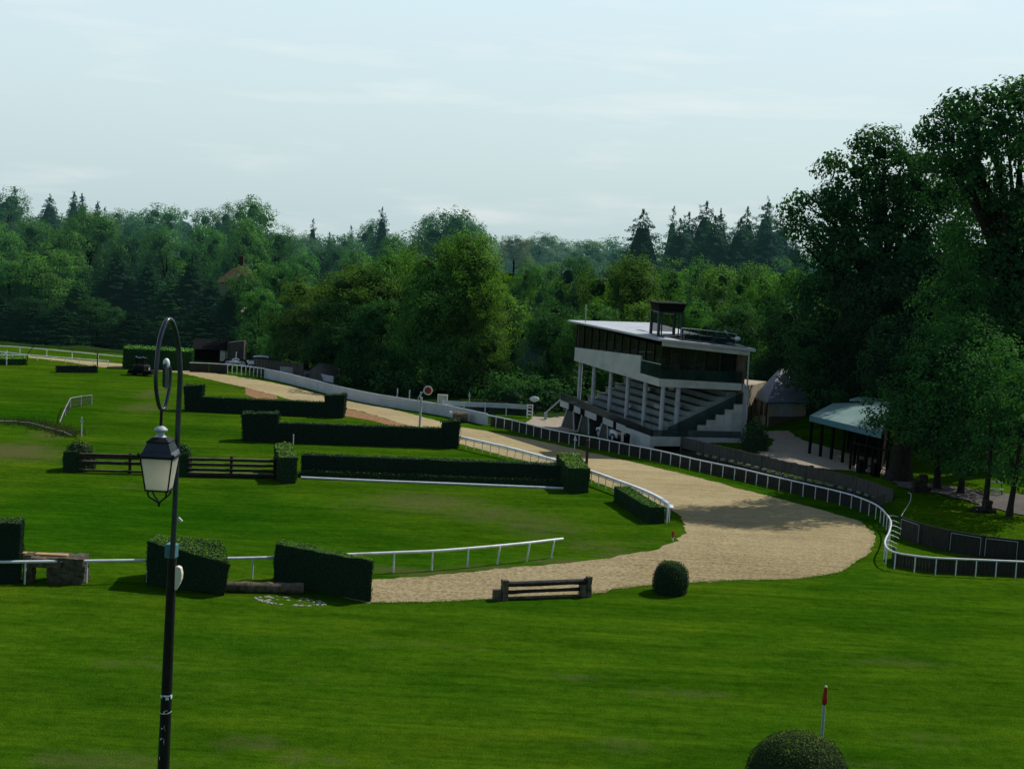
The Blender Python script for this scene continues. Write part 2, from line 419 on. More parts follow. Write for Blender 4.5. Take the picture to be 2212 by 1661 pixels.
bk_ = ramp(nt, math_(nt, 'ADD', math_(nt, 'MULTIPLY', sx.outputs['Y'], .5), .5), [(.25, (.40, .44, .50)), (.75, (1, 1, 1))]).outputs[0]
col = mix(nt, col, bk_, 1, 'MULTIPLY'); nt.links.new(col, b2.inputs[0])
mxs = nd(nt, 'ShaderNodeMixShader'); mxs.inputs[0].default_value = .82
nt.links.new(b1.outputs[0], mxs.inputs[1]); nt.links.new(b2.outputs[0], mxs.inputs[2]); nt.links.new(mxs.outputs[0], out.inputs[0])

# ------------------------------------------------------------------ ground sheet
def axis(a, b, step, far, g=1.25):
    core = list(np.arange(a, b + 1e-6, step)); lo = []; s = step; x = a
    while x > -far: s *= g; x -= s; lo.append(x)
    hi = []; s = step; x = b
    while x < far: s *= g; x += s; hi.append(x)
    return np.array(lo[::-1] + core + hi)
gx = axis(-70, 75, 1.0, 2600); gy = axis(14, 190, 1.0, 3200)
gy = gy[gy > -400]
X, Y = np.meshgrid(gx, gy); Z = H(X, Y)
nx, ny = len(gx), len(gy)
vs = np.stack([X.ravel(), Y.ravel(), Z.ravel()], 1)
ii = np.arange(ny - 1)[:, None] * nx + np.arange(nx - 1)[None, :]
fs = np.stack([ii, ii + 1, ii + nx + 1, ii + nx], -1).reshape(-1, 4)
me = bpy.data.meshes.new('ground'); me.from_pydata(vs.tolist(), [], fs.tolist())
me.polygons.foreach_set('use_smooth', [True] * len(me.polygons))
worn = np.zeros(nx * ny)
def spot(u, v, rx, ry, k):
    g = G0(u, v)
    worn[:] = np.maximum(worn, k * np.exp(-(((vs[:, 0] - g.x) / rx) ** 2 + ((vs[:, 1] - g.y) / ry) ** 2)))
for a in ((920, 1085, 4.5, 4, .55), (1060, 1110, 4, 3.5, .5), (1170, 1135, 3.5, 4, .45), (760, 1090, 3, 3, .3), (1300, 1180, 3, 2.5, .4), (850, 1232, 2.5, 1.0, .55), (950, 1240, 3, 1.0, .6), (1100, 1228, 3, 1.0, .6), (1230, 1214, 3, 1.0, .6), (1350, 1200, 2, 1.2, .6),
          (30, 975, 3.2, 4, .75), (90, 985, 2.5, 3, .5), (110, 940, 2, 3, .5), (310, 880, 2.5, 4, .55), (330, 850, 1.5, 5, .6), (330, 960, 2.5, 2.5, .35), (230, 850, 2, 4, .25),
          (720, 900, 3, 4, .3), (600, 890, 2, 3, .25), (300, 1050, 3, 2, .3), (1450, 1175, 2, 1.5, .35), (870, 1090, 2, 1, .4), (500, 840, 2, 4, .3),
          (200, 1640, 3, 1, .5), (1480, 1500, 2.5, .8, .45), (1950, 1430, 3, 1, .4), (300, 1430, 3, .9, .4), (900, 1390, 4, .8, .35), (1250, 1460, 2.5, .7, .4), (560, 1600, 2, .7, .5), (700, 1640, 3, .8, .35), (2000, 1600, 2, 1.5, .3), (1350, 1610, 2, 1, .4), (1850, 1650, 1.2, .7, .4), (620, 1480, 4, 2, .2), (1600, 1400, 5, 2, .15)):
    spot(*a)
at = me.attributes.new('worn', 'FLOAT', 'POINT'); at.data.foreach_set('value', worn.astype(np.float32))
lush = np.zeros(nx * ny)
for u, v, rx, ry, k in ((250, 1110, 11, 7, .9), (560, 1120, 6, 6, .7), (60, 1150, 9, 6, .8), (980, 1200, 6, 2.2, .6), (30, 895, 5, 6, .7), (700, 1215, 5, 3, .6), (1250, 1075, 3, 4, .4), (1100, 1300, 12, 1.6, .35), (1750, 1320, 9, 3, .3), (1650, 1075, 1.5, 8, .5), (1500, 1040, 1.5, 7, .5), (1850, 1130, 2, 5, .6)):
    g = G0(u, v); lush[:] = np.maximum(lush, k * np.exp(-(((vs[:, 0] - g.x) / rx) ** 2 + ((vs[:, 1] - g.y) / ry) ** 2)))
at = me.attributes.new('lush', 'FLOAT', 'POINT'); at.data.foreach_set('value', lush.astype(np.float32))
me.materials.append(M['grass'])
o = link('ground', me); o['kind'] = 'structure'

def pip(poly, x, y):
    ins = False; n = len(poly)
    for i in range(n):
        x1, y1 = poly[i]; x2, y2 = poly[(i + 1) % n]
        if (y1 > y) != (y2 > y) and x < (x2 - x1) * (y - y1) / (y2 - y1) + x1: ins = not ins
    return ins
def sheet(name, pix, material, off=.02, step=1.0, jit=.1, kind='structure', pts=None, flat=False):
    pts = pts or [(G0 if flat else G)(u, v) for u, v in pix]
    bd = resample(pts + [pts[0]], .5, False)[:-1]
    bd = [Vector((p.x + rnd.gauss(0, jit), p.y + rnd.gauss(0, jit))) for p in bd]
    poly = [(p.x, p.y) for p in bd]
    xs = [p[0] for p in poly]; ys = [p[1] for p in poly]
    inner = []
    if not flat:
        x = min(xs)
        while x < max(xs):
            y = min(ys)
            while y < max(ys):
                if pip(poly, x, y): inner.append(Vector((x, y)))
                y += step
            x += step
    n = len(bd)
    v2, e2, f2, *_ = delaunay_2d_cdt(bd + inner, [(i, (i + 1) % n) for i in range(n)], [], 1, 1e-4)
    mb = MB(); mb.add([(p.x, p.y, float(H(p.x, p.y)) + off) for p in v2], [tuple(f) for f in f2 if pip(poly, sum(v2[i].x for i in f) / len(f), sum(v2[i].y for i in f) / len(f))])
    # make every face look up
    for k, f in enumerate(mb.f):
        a, b, c = (Vector(mb.v[i]) for i in f[:3])
        if (b - a).cross(c - a).z < 0: mb.f[k] = f[::-1]
    o = mb.build(name, material); o['kind'] = kind
    return o

INNER = [(924, 932), (990, 958), (1108, 989), (1200, 1013), (1274, 1036), (1330, 1057), (1400, 1082), (1445, 1098), (1462, 1109), (1475, 1125), (1481, 1148), (1462, 1170), (1406, 1189), (1274, 1211), (1143, 1223), (1030, 1234), (917, 1245), (801, 1253), (740, 1256)]
OUTER = [(740, 1292), (790, 1302), (917, 1300), (1068, 1294), (1274, 1283), (1342, 1271), (1406, 1264), (1523, 1256), (1620, 1253), (1715, 1251), (1815, 1237), (1852, 1211), (1875, 1198), (1889, 1180), (1892, 1166), (1885, 1150), (1858, 1126), (1726, 1088), (1592, 1054), (1523, 1035), (1406, 1007), (1274, 977), (1143, 948), (996, 922)]
FAR_R = [(847, 884), (773, 871), (679, 849), (628, 835), (585, 826), (541, 818), (475, 808), (431, 803), (392, 799), (300, 789), (214, 782), (62, 769)]
FAR_L = [(62, 773), (140, 781), (214, 793), (300, 797), (392, 806), (453, 820), (530, 837), (598, 855), (640, 867), (744, 882), (782, 889), (842, 907), (898, 924)]
sheet('sand_track', INNER + OUTER + FAR_R + FAR_L, M['sand'], .012, flat=True, jit=.07)
sheet('earth_bank', [(530, 838), (598, 856), (597, 867), (565, 866), (530, 852)], M['earth'], .02, flat=True, jit=.05)
sheet('earth_bank', [(744, 883), (782, 890), (842, 908), (898, 925), (850, 922), (800, 908), (744, 899)], M['earth'], .02, flat=True, jit=.05)
sheet('path', [(1135, 916), (1158, 896), (1250, 898), (1250, 934), (1200, 930)], M['path'], .03)
sheet('path', [(984, 852), (1070, 859), (1070, 863), (984, 859)], M['path'], .03)
sheet('path', [(1010, 868), (1180, 872), (1180, 877), (1010, 873)], M['path'], .03)
sheet('path', [(1650, 985), (1625, 972), (1668, 962), (1676, 952), (1655, 945), (1650, 932), (1700, 932), (1715, 942), (1745, 955), (1790, 968), (1850, 985), (1935, 1000), (1935, 1035), (1880, 1022), (1790, 1016), (1700, 999)], M['path'], .06)
sheet('path', [(1925, 1036), (1955, 1038), (2010, 1046), (2070, 1054), (2130, 1063), (2230, 1072), (2230, 1118), (2180, 1108), (2120, 1092), (2040, 1070), (1990, 1062), (1945, 1054)], M['asphalt'], .06)

# grass tufts along the track edge and scattered over the lawn (nobody could count them)
tv, tf, tt = [], [], []
def tuft(x, y, h, n):
    z = float(H(x, y))
    for _ in range(n):
        a = rnd.uniform(0, 6.283); l = rnd.uniform(.01, .07); bx = x + rnd.gauss(0, .05); by = y + rnd.gauss(0, .05)
        hh = h * rnd.uniform(.6, 1.3); wv = rnd.uniform(.012, .028)
        b = len(tv); ca, sa = math.cos(a), math.sin(a)
        tv.extend([(bx - sa * wv, by + ca * wv, z), (bx + sa * wv, by - ca * wv, z), (bx + ca * l, by + sa * l, z + hh)])
        tf.append((b, b + 1, b + 2)); tt.append(rnd.random())
def edge(pix, n, spread, h):
    p = resample([G0(*q) for q in pix], .12)
    for q in p:
        for _ in range(n): tuft(q.x + rnd.gauss(0, spread), q.y + rnd.gauss(0, spread), h, 3)
edge(OUTER[1:11], 6, .10, .045); edge(OUTER[10:22], 2, .10, .045)
for _ in range(0):
    u = rnd.uniform(-20, 2230); v = rnd.uniform(1255, 1690); g = G0(u, v)
    if 36.5 < g.y: tuft(g.x, g.y, rnd.uniform(.03, .08), 4)
mb = MB(); mb.v = tv; mb.f = [list(f) for f in tf]; mb.m = [0] * len(tf); mb.sm = [False] * len(tf)
o = mb.build('grass_tufts', M['leaf']); o['kind'] = 'stuff'; tag(o, 'short green grass tufts along the track edge and over the lawn', 'grass')
a = o.data.attributes.new('tint', 'FLOAT', 'FACE'); a.data.foreach_set('value', [t * .75 for t in tt]); o.color = (.12, .24, .015, .997)
# ------------------------------------------------------------------ foliage
def rand_unit(n):
    v = rng.normal(size=(n, 3)); return v / np.linalg.norm(v, axis=1, keepdims=True)
def leaf_arrays(c, nrm, size, aspect=.62):
    """kite-shaped leaf faces at centres c facing nrm"""
    n = len(c)
    nrm = nrm / np.maximum(1e-6, np.linalg.norm(nrm, axis=1, keepdims=True))
    t = np.cross(nrm, rand_unit(n)); t /= np.maximum(1e-6, np.linalg.norm(t, axis=1, keepdims=True))
    b = np.cross(nrm, t); s = np.asarray(size).reshape(-1, 1)
    v = np.empty((n, 4, 3))
    v[:, 0] = c - t * s * .5; v[:, 1] = c + b * s * aspect * .5 + nrm * s * .12
    v[:, 2] = c + t * s * .5; v[:, 3] = c - b * s * aspect * .5 + nrm * s * .12
    return v.reshape(-1, 3)
def leaf_mesh(name, verts, tint, material, extra=None):
    """extra = (verts, faces) of an opaque core, same material, dark tint"""
    nv = len(verts); nf = nv // 4
    ev, ef = extra if extra else (np.zeros((0, 3)), np.zeros((0, 4), int))
    V = np.concatenate([verts, ev]) if len(ev) else verts
    loops = np.concatenate([np.arange(nv), (np.asarray(ef).ravel() + nv)]).astype(np.int32)
    NF = nf + len(ef)
    me = bpy.data.meshes.new(name)
    me.vertices.add(len(V)); me.vertices.foreach_set('co', V.astype(np.float32).ravel())
    me.loops.add(NF * 4); me.loops.foreach_set('vertex_index', loops)
    me.polygons.add(NF); me.polygons.foreach_set('loop_start', np.arange(0, NF * 4, 4, dtype=np.int32))
    me.update(calc_edges=True)
    a = me.attributes.new('tint', 'FLOAT', 'FACE')
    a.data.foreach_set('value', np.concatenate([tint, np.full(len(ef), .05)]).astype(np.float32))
    me.materials.append(material)
    return me
def core_blobs(cs, rs):
    """low dark ellipsoids filling the inside of the clumps"""
    V, Fq = [], []
    for c, r in zip(cs, rs):
        b = len(V)
        R, S = 5, 8
        for i in range(R + 1):
            th = math.pi * i / R
            for k in range(S):
                w = 2 * math.pi * k / S
                V.append((c[0] + r[0] * max(.02, math.sin(th)) * math.cos(w), c[1] + r[1] * max(.02, math.sin(th)) * math.sin(w), c[2] - r[2] * math.cos(th)))
        for i in range(R):
            for k in range(S):
                Fq.append((b + i * S + k, b + i * S + (k + 1) % S, b + (i + 1) * S + (k + 1) % S, b + (i + 1) * S + k))
    return np.array(V), np.array(Fq)

def crown_mesh(name, blobs, leaf, clump, cover=1.0, per=None, core=.38, droop=0.0, skip=0.0, zmin=None):
    """blobs: (centre, (rx,ry,rz)); every blob carries clumps of leaves on its shell"""
    LV, LT, cc, cr = [], [], [], []
    for c, r in blobs:
        c = np.array(c); r = np.array(r, float)
        area = 4 * math.pi * ((r[0] * r[1]) ** 1.6 / 3 + (r[0] * r[2]) ** 1.6 / 3 + (r[1] * r[2]) ** 1.6 / 3) ** (1 / 1.6)
        n = max(6, int(area / (clump * clump * 2.2) * cover))
        d = rand_unit(n); d = d[d[:, 2] > -.75]
        rr = rng.uniform(.78, 1.08, (len(d), 1))
        cs = c + d * r * rr
        keep = rng.random(len(cs)) > skip
        cs, d = cs[keep], d[keep]
        shade = rng.normal(0, .10, len(cs))
        for q, dd, sh in zip(cs, d, shade):
            if zmin is not None and q[2] < zmin: continue
            rad = clump * rng.uniform(.65, 1.25)
            k = per or int(2.6 * rad * rad / (leaf * leaf) * 1.4)
            e = rand_unit(k); rp = rng.uniform(.35, 1.05, (k, 1)) ** .6
            off = e * rp * rad * np.array([1, 1, .7]); off[:, 2] -= droop * (off[:, 0] ** 2 + off[:, 1] ** 2) / rad
            pts = q + off
            nr = e * .7 + dd * .8 + np.array([0, 0, .3]) + rng.normal(0, .26, (k, 3))
            LV.append(leaf_arrays(pts, nr, leaf * rng.uniform(.6, 1.35, k)))
            LT.append(np.clip(.45 + sh + .14 * e[:, 2] + .05 * dd[2] + rng.normal(0, .08, k), .13, 1))  # upper leaves tinted brighter: light from above put into the colour
        if core and min(r) > 1.2:
            cc.append(c); cr.append(r * core)
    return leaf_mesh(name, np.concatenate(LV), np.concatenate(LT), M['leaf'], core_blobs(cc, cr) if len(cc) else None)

def branch_pts(a, b, sag=.12, n=6):
    a, b = Vector(a), Vector(b); L = (b - a).length; out = []
    wob = Vector((rnd.gauss(0, .05), rnd.gauss(0, .05), 0)) * L
    for i in range(n + 1):
        t = i / n; p = a.lerp(b, t); s = math.sin(math.pi * t)
        out.append(p + Vector((0, 0, 1)) * s * L * sag * (1 - t) + wob * s)
    return out
def trunk_mb(base, top, r0, limbs, n=9, twigs=True, reach=1.0):
    """tapered trunk with root flare plus limbs to the given points"""
    mb = MB(); base, top = Vector(base), Vector(top); hgt = (top - base).length
    pts, rs = [], []
    for i in range(9):
        t = i / 8
        pts.append(base.lerp(top, t) + Vector((math.sin(t * 5) * .02 * hgt * t, math.cos(t * 4) * .015 * hgt * t, -.3 if i == 0 else 0)))
        rs.append(r0 * (1.35 if i == 0 else 1) * (1 - .72 * t))
    mb.tube(pts, rs, n)
    for q in limbs:
        q = Vector(q); t = rnd.uniform(.35, .85); a = base.lerp(top, t)
        if q.z < a.z + .3: a = base.lerp(top, .35)
        q = a.lerp(q, reach); bp = branch_pts(a, q); r = r0 * (1 - .7 * t) * .55
        mb.tube(bp, [r * (1 - .8 * i / (len(bp) - 1)) for i in range(len(bp))], 6)
        for _ in range(2 if twigs else 0):
            e = q + Vector((rnd.gauss(0, 1), rnd.gauss(0, 1), rnd.uniform(.2, 1.2))) * hgt * .06
            bp2 = branch_pts(bp[3], e, .1, 4)
            mb.tube(bp2, [r * .5 * (1 - .75 * i / 4) for i in range(5)], 5)
    return mb

# prototypes, unit box: x,y in -0.5..0.5, z 0..1 (built about 18 m tall)
PH, PW = 18.0, 14.0
def proto_broad(seed, nb, z0, round_=1.0, leaf=.34, clump=1.1, cover=.95):
    r = random.Random(seed); blobs = []
    for i in range(nb):
        t = (i + .5) / nb
        z = z0 + (1 - z0) * (t ** .9) * .86 + .03
        env = (math.sin(math.pi * min(1, (z - z0) / (1 - z0) * .74 + .2)) ** .55) * .5
        a = r.uniform(0, 6.283) + i * 2.4; d = env * r.uniform(.4, .75) * (1 if t < .93 else .35)
        br = r.uniform(.17, .25)
        blobs.append(((math.cos(a) * d * PW, math.sin(a) * d * PW, z * PH), (br * PW, br * PW, br * PH * .68 * round_)))
    blobs.append(((0, 0, (z0 + .38 * (1 - z0)) * PH), (.28 * PW, .28 * PW, .30 * PH)))
    me = crown_mesh('crown', blobs, leaf, clump, cover, droop=.15)
    tb = trunk_mb((0, 0, 0), (0, 0, PH * .72), .42, [b[0] for b in blobs[::2]], reach=.85)
    return me, tb
def proto_conifer(seed, width=.34, leaf=.5, tiers=36, dens=1.0, ragged=.22, power=.7):
    """tiers of drooping boughs, each bough a fan of needle sprays"""
    r = random.Random(seed); LV, LT = [], []
    for i in range(tiers):
        t = i / (tiers - 1); z = (.05 + .92 * t) * PH
        R = width * PW * (1 - t) ** power + .2
        nb = max(7, int(18 * (1 - t) + 6))
        for k in range(nb):
            a = 6.2832 * k / nb + r.uniform(-.3, .3) + i; L = R * r.uniform(1 - ragged, 1 + ragged * .5); sh = r.gauss(0, .08); zj = r.gauss(0, .30)
            m = max(9, int((L * 14 + 5) * dens))
            s = rng.uniform(.05, 1, m) ** .65; side = rng.normal(0, .16, m) * L * (1.1 - s * .7)
            px = np.cos(a) * s * L - np.sin(a) * side; py = np.sin(a) * s * L + np.cos(a) * side
            pz = z + zj - s * L * .42 + .22 * L * s * s + rng.normal(0, .1, m) - np.abs(side) * .3
            nr = np.stack([np.cos(a) * .55 + rng.normal(0, .3, m), np.sin(a) * .55 + rng.normal(0, .3, m), .75 + rng.normal(0, .25, m)], 1)
            LV.append(leaf_arrays(np.stack([px, py, pz], 1), nr, leaf * rng.uniform(.6, 1.2, m) * (1 - .3 * t), .5))
            LT.append(np.clip(.24 + .3 * s + sh + rng.normal(0, .08, m), .13, 1))
    V, Q = [], []; S = 10; prof = [(.05, .6), (.3, .5), (.6, .33), (.85, .12)]
    for z_, k_ in prof:
        for j in range(S): w = 6.2832 * j / S; V.append((math.cos(w) * width * PW * k_, math.sin(w) * width * PW * k_, z_ * PH))
    for i in range(len(prof) - 1):
        for j in range(S): Q.append((i * S + j, i * S + (j + 1) % S, (i + 1) * S + (j + 1) % S, (i + 1) * S + j))
    me = leaf_mesh('crown', np.concatenate(LV), np.concatenate(LT), M['leaf'], (np.array(V), np.array(Q)))
    mb = MB(); mb.tube([(0, 0, -.3), (0, 0, PH * .5), (0, 0, PH * .985)], [.3, .16, .03], 8)
    return me, mb
def norm_mesh(me):
    n = len(me.vertices); co = np.empty(n * 3, np.float32); me.vertices.foreach_get('co', co); co = co.reshape(-1, 3)
    return float(co[:, 2].max()), float(np.percentile(np.abs(co[:, :2]), 99)) * 2
PROTO = {}
def reg(key, pr):
    me, tb = pr
    if isinstance(tb, MB):
        tm = bpy.data.meshes.new('trunk'); tm.from_pydata([tuple(p) for p in tb.v], [], tb.f); tm.materials.append(M['bark'])
        tm.polygons.foreach_set('use_smooth', tb.sm)
    PROTO[key] = (me, tm, *norm_mesh(me))
for i in range(4): reg('b%d' % i, proto_broad(20 + i, 14 + i, .03 + .02 * i))
reg('dome', proto_broad(31, 22, .02, 1.05, .32, 1.0, 1.05))
reg('dome1', proto_broad(37, 20, .03, 1.05, .32, 1.05, 1.05))
reg('open', proto_broad(41, 12, .30, .85, .38, .9, .75))
reg('c0', proto_conifer(51)); reg('c1', proto_conifer(52, .26)); reg('cw', proto_conifer(53, .44, .5, 28, 1.0, .4, .55))
reg('cs', proto_conifer(54, .2, .4, 22, .8, .5, .6))

def bare_tree():
    mb = MB(); mb.tube([(0, 0, -.3), (0, .1, 5), (.2, 0, 9)], [.28, .2, .12], 8)
    for i in range(26):
        a = rnd.uniform(0, 6.28); z = rnd.uniform(5, 10); L = rnd.uniform(2.5, 6)
        e = Vector((math.cos(a) * L * .75, math.sin(a) * L * .75, z + L * .9)); bp = branch_pts((0, 0, z - 1), e, .1, 5)
        mb.tube(bp, [.09 * (1 - .85 * k / 5) for k in range(6)], 5)
        for _ in range(4):
            q = bp[rnd.randint(2, 4)]; mb.tube(branch_pts(q, q + Vector((rnd.gauss(0, .9), rnd.gauss(0, .9), rnd.uniform(.6, 2.2))), .1, 3), [.035, .025, .015, .01], 4)
    tm = bpy.data.meshes.new('trunk'); tm.from_pydata([tuple(p) for p in mb.v], [], mb.f); tm.materials.append(M['bark']); return tm

COL = {  # leaf colours; the haze entries have distance haze painted in
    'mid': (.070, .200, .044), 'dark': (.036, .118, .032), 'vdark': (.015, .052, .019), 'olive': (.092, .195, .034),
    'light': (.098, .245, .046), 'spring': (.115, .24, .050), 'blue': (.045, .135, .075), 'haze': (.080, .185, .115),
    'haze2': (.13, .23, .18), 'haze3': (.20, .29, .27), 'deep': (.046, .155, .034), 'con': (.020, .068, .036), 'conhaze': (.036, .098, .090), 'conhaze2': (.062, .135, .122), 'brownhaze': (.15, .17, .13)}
def HZ(Y): return min(.2, .004 + max(0, Y - 145) / 1800)  # share of painted haze, growing with distance
def plant_tree(u, vt, Y, wpx, kind, colour, name, label, group=None, vb=None, lean=0):
    me, tm, ph, pw = PROTO[kind]
    base = P(u, 830, Y); gzz = float(H(base.x, Y))
    vg = 830  # find the foot so the tilt of the picture is honoured
    for _ in range(4):
        p = P(u + (0), vg, Y); vg += (p.z - gzz) * F / Y
    foot = P(u - 0, (vt + vg) / 2, Y)
    top = P(u, vt, Y)
    hgt = top.z - gzz; wid = wpx * Y / F
    t = thing(name, (foot.x, Y, gzz), label, 'tree', group)
    t.rotation_euler = (rnd.gauss(0, .02), rnd.gauss(0, .02), rnd.uniform(0, 6.283)); s = (wid / pw, wid / pw, hgt / ph)
    t.scale = s
    for nm, m in (('trunk', tm), ('crown', me)):
        o = bpy.data.objects.new(nm, m); C.objects.link(o); o.parent = t
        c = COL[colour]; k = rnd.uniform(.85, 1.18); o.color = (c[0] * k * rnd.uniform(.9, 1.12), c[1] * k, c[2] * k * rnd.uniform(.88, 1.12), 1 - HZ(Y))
    return t

def shaped_tree(name, label, foot, r0, blobs_px, colour, leaf=.26, clump=.85, cover=.95, core=.3, group=None, skip=0.05, top=None, limbs=True, z0=None):
    """a near tree whose limbs and crown masses are laid out one by one; blobs: (u, v, Y, radius m, flatten)"""
    foot = Vector(foot); t = thing(name, foot, label, 'tree', group)
    bl = []
    for u, v, Y, r, fl in blobs_px:
        c = P(u, v, Y) - foot; bl.append((tuple(c), (r, r, r * fl)))
    me = crown_mesh('crown', bl, leaf, clump, cover, core=core, droop=.12, skip=skip, zmin=z0)
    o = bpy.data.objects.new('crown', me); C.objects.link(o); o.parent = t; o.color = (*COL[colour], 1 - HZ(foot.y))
    zt = max(b[0][2] for b in bl) * .72 if top is None else top
    cx = sum(b[0][0] for b in bl) / len(bl) * .45; cy = sum(b[0][1] for b in bl) / len(bl) * .45
    tb = trunk_mb((0, 0, 0), (cx, cy, zt), r0, [b[0] for b in bl] if limbs else [], 12, False, .9)
    tm = bpy.data.meshes.new('trunk'); tm.from_pydata([tuple(p) for p in tb.v], [], tb.f); tm.materials.append(M['bark']); tm.polygons.foreach_set('use_smooth', tb.sm)
    o = bpy.data.objects.new('trunk', tm); C.objects.link(o); o.parent = t
    return t

# ------------------------------------------------------------------ clipped hedges
from mathutils import noise as mnoise
def hedge_mb(bot, top, cell=.3, amp=.06, freq=1.3, rounding=0.0):
    """8-corner clipped block -> (grid verts, quads, sample fn)"""
    bot = [Vector(p) for p in bot]; top = [Vector(p) for p in top]
    ctr = sum(bot + top, Vector()) / 8
    faces = [(bot[0], bot[1], top[1], top[0]), (bot[1], bot[2], top[2], top[1]), (bot[2], bot[3], top[3], top[2]), (bot[3], bot[0], top[0], top[3]), (top[0], top[1], top[2], top[3])]
    V, Q, samp = [], [], []
    def bil(f, a, b): return f[0].lerp(f[1], a).lerp(f[3].lerp(f[2], a), b)
    zt = max(p.z for p in top); 
    def disp(p):
        n = mnoise.noise_vector(p * freq) * amp + mnoise.noise_vector(p * freq * 3.1) * amp * .5
        return p + n
    for f in faces:
        la = max((f[1] - f[0]).length, (f[2] - f[3]).length); lb = max((f[3] - f[0]).length, (f[2] - f[1]).length)
        na, nb = max(2, int(la / cell)), max(2, int(lb / cell)); b0 = len(V)
        for j in range(nb + 1):
            for i in range(na + 1): V.append(disp(bil(f, i / na, j / nb)))
        for j in range(nb):
            for i in range(na):
                k = b0 + j * (na + 1) + i; Q.append((k, k + 1, k + na + 2, k + na + 1))
        nrm = (f[1] - f[0]).cross(f[3] - f[0]).normalized()
        samp.append((f, la * lb, nrm, bil))
    return V, Q, samp, disp
def hedge_mesh(name, bot, top, leaf, dens, amp=.06, cell=.3, shag=1.0):
    V, Q, samp, disp = hedge_mb(bot, top, cell, amp)
    LV, LT = [], []
    for f, area, nrm, bil in samp:
        n = int(area * dens / (leaf * leaf))
        pts = np.array([tuple(disp(bil(f, rnd.random(), rnd.random()))) for _ in range(n)]).reshape(-1, 3)
        if not n: continue
        N = np.array(nrm)
        pts = pts + N * rng.uniform(-.02, .06, (n, 1)) * shag * min(2.5, leaf / .07)
        nr = N * 1.0 + rng.normal(0, .4, (n, 3)) + np.array([0, 0, .15])
        LV.append(leaf_arrays(pts, nr, leaf * rng.uniform(.6, 1.4, n)))
        LT.append(np.clip(rng.normal(.34 + .46 * max(0, N[2]) ** 2, .10, n), .1, 1))  # upward faces get a brighter tint: sunlit hedge top painted in
    return np.concatenate(LV), np.concatenate(LT), (np.array([tuple(p) for p in V]), np.array(Q))
def hedge(name, label, cat, bot, top, leaf=.08, dens=1.3, colour=(.012, .032, .009), group=None, parent=None, amp=.06, cell=.3, shag=1.0, mat_='hedge'):
    colour = tuple(c * 1.7 for c in colour)
    lv, lt, ex = hedge_mesh(name, bot, top, leaf, dens, amp, cell, shag)
    org = ORG[parent.name] if parent else Vector(bot[0])
    lv = lv - np.array(org); ex = (ex[0] - np.array(org), ex[1])
    me = leaf_mesh(name, lv, lt, M[mat_], ex)
    o = link(name, me, parent, None if parent else org); o.color = (*colour, .994)  # alpha just below one adds a little painted haze to the dark faces
    return tag(o, label, cat, group)
def blk(p0, p1, depth, h0, h1=None, h2=None, h3=None, flare=0.0):
    """ground segment p0-p1 (front edge, left to right) -> 8 corners, going depth back"""
    p0, p1 = Vector(p0), Vector(p1); d = p1 - p0; n = Vector((-d.y, d.x, 0)).normalized() * depth
    dd = d.normalized() * flare
    h1 = h0 if h1 is None else h1; h2 = h1 if h2 is None else h2; h3 = h0 if h3 is None else h3
    bot = [p0, p1, p1 + n, p0 + n]
    up = [Vector((0, 0, h)) for h in (h0, h1, h2, h3)]
    top = [p0 + up[0] - dd, p1 + up[1] + dd, p1 + n + up[2] + dd, p0 + n + up[3] - dd]
    return bot, top
def ball_bush(name, label, c, rx, rz, leaf, dens, colour, flat=.35, cat='bush', n_pow=2.6, taper=0, rough=.04):
    """dome-shaped clipped bush standing on c"""
    c = Vector(c); n = int(2 * math.pi * rx * rx * 1.7 * dens / (leaf * leaf))
    d = rand_unit(n); d[:, 2] = np.abs(d[:, 2]) * 1.0
    def shape(d):
        m = (np.abs(d[:, 0:1]) ** 2 + np.abs(d[:, 1:2]) ** 2) ** (n_pow / 2) + np.abs(d[:, 2:3]) ** n_pow
        q = d / m ** (1 / n_pow)
        w = np.array([1 - flat * max(0, .5 - z) ** 2 * 1.6 - taper * max(0, z) for z in q[:, 2]]).reshape(-1, 1)
        return q * np.array([rx, rx, rz]) * np.concatenate([w, w, np.ones_like(w)], 1)
    pts = shape(d)
    bumpy = np.array([mnoise.noise(Vector(p) * 1.6) for p in pts]).reshape(-1, 1)
    pts = pts * (1 + rough * bumpy) + d * rng.uniform(-.03, .05, (n, 1))
    lv = leaf_arrays(pts, d + rng.normal(0, .55, (n, 3)) + np.array([0, 0, .2]), leaf * rng.uniform(.6, 1.4, n))
    lt = np.clip(.30 + .34 * d[:, 2] ** 2 + .12 * bumpy[:, 0] + rng.normal(0, .12, n), .1, 1)  # tint rises towards the crown of the bush, painting its sunlit top
    S, R = 28, 12; V = []; Q = []
    for i in range(R + 1):
        th = math.pi / 2 * i / R
        for k in range(S):
            w_ = 2 * math.pi * k / S; V.append((math.cos(th) * math.cos(w_), math.cos(th) * math.sin(w_), max(1e-3, math.sin(th))))
    V = shape(np.array(V)) * (.97 - max(0, rough - .04))
    for i in range(R):
        for k in range(S): Q.append((i * S + k, i * S + (k + 1) % S, (i + 1) * S + (k + 1) % S, (i + 1) * S + k))
    o = link(name, leaf_mesh(name, lv, lt, M['hedge'], (V, np.array(Q))), None, c); o.color = (*(x * 1.5 for x in colour), .995)  # slight painted haze through alpha
    return tag(o, label, cat)
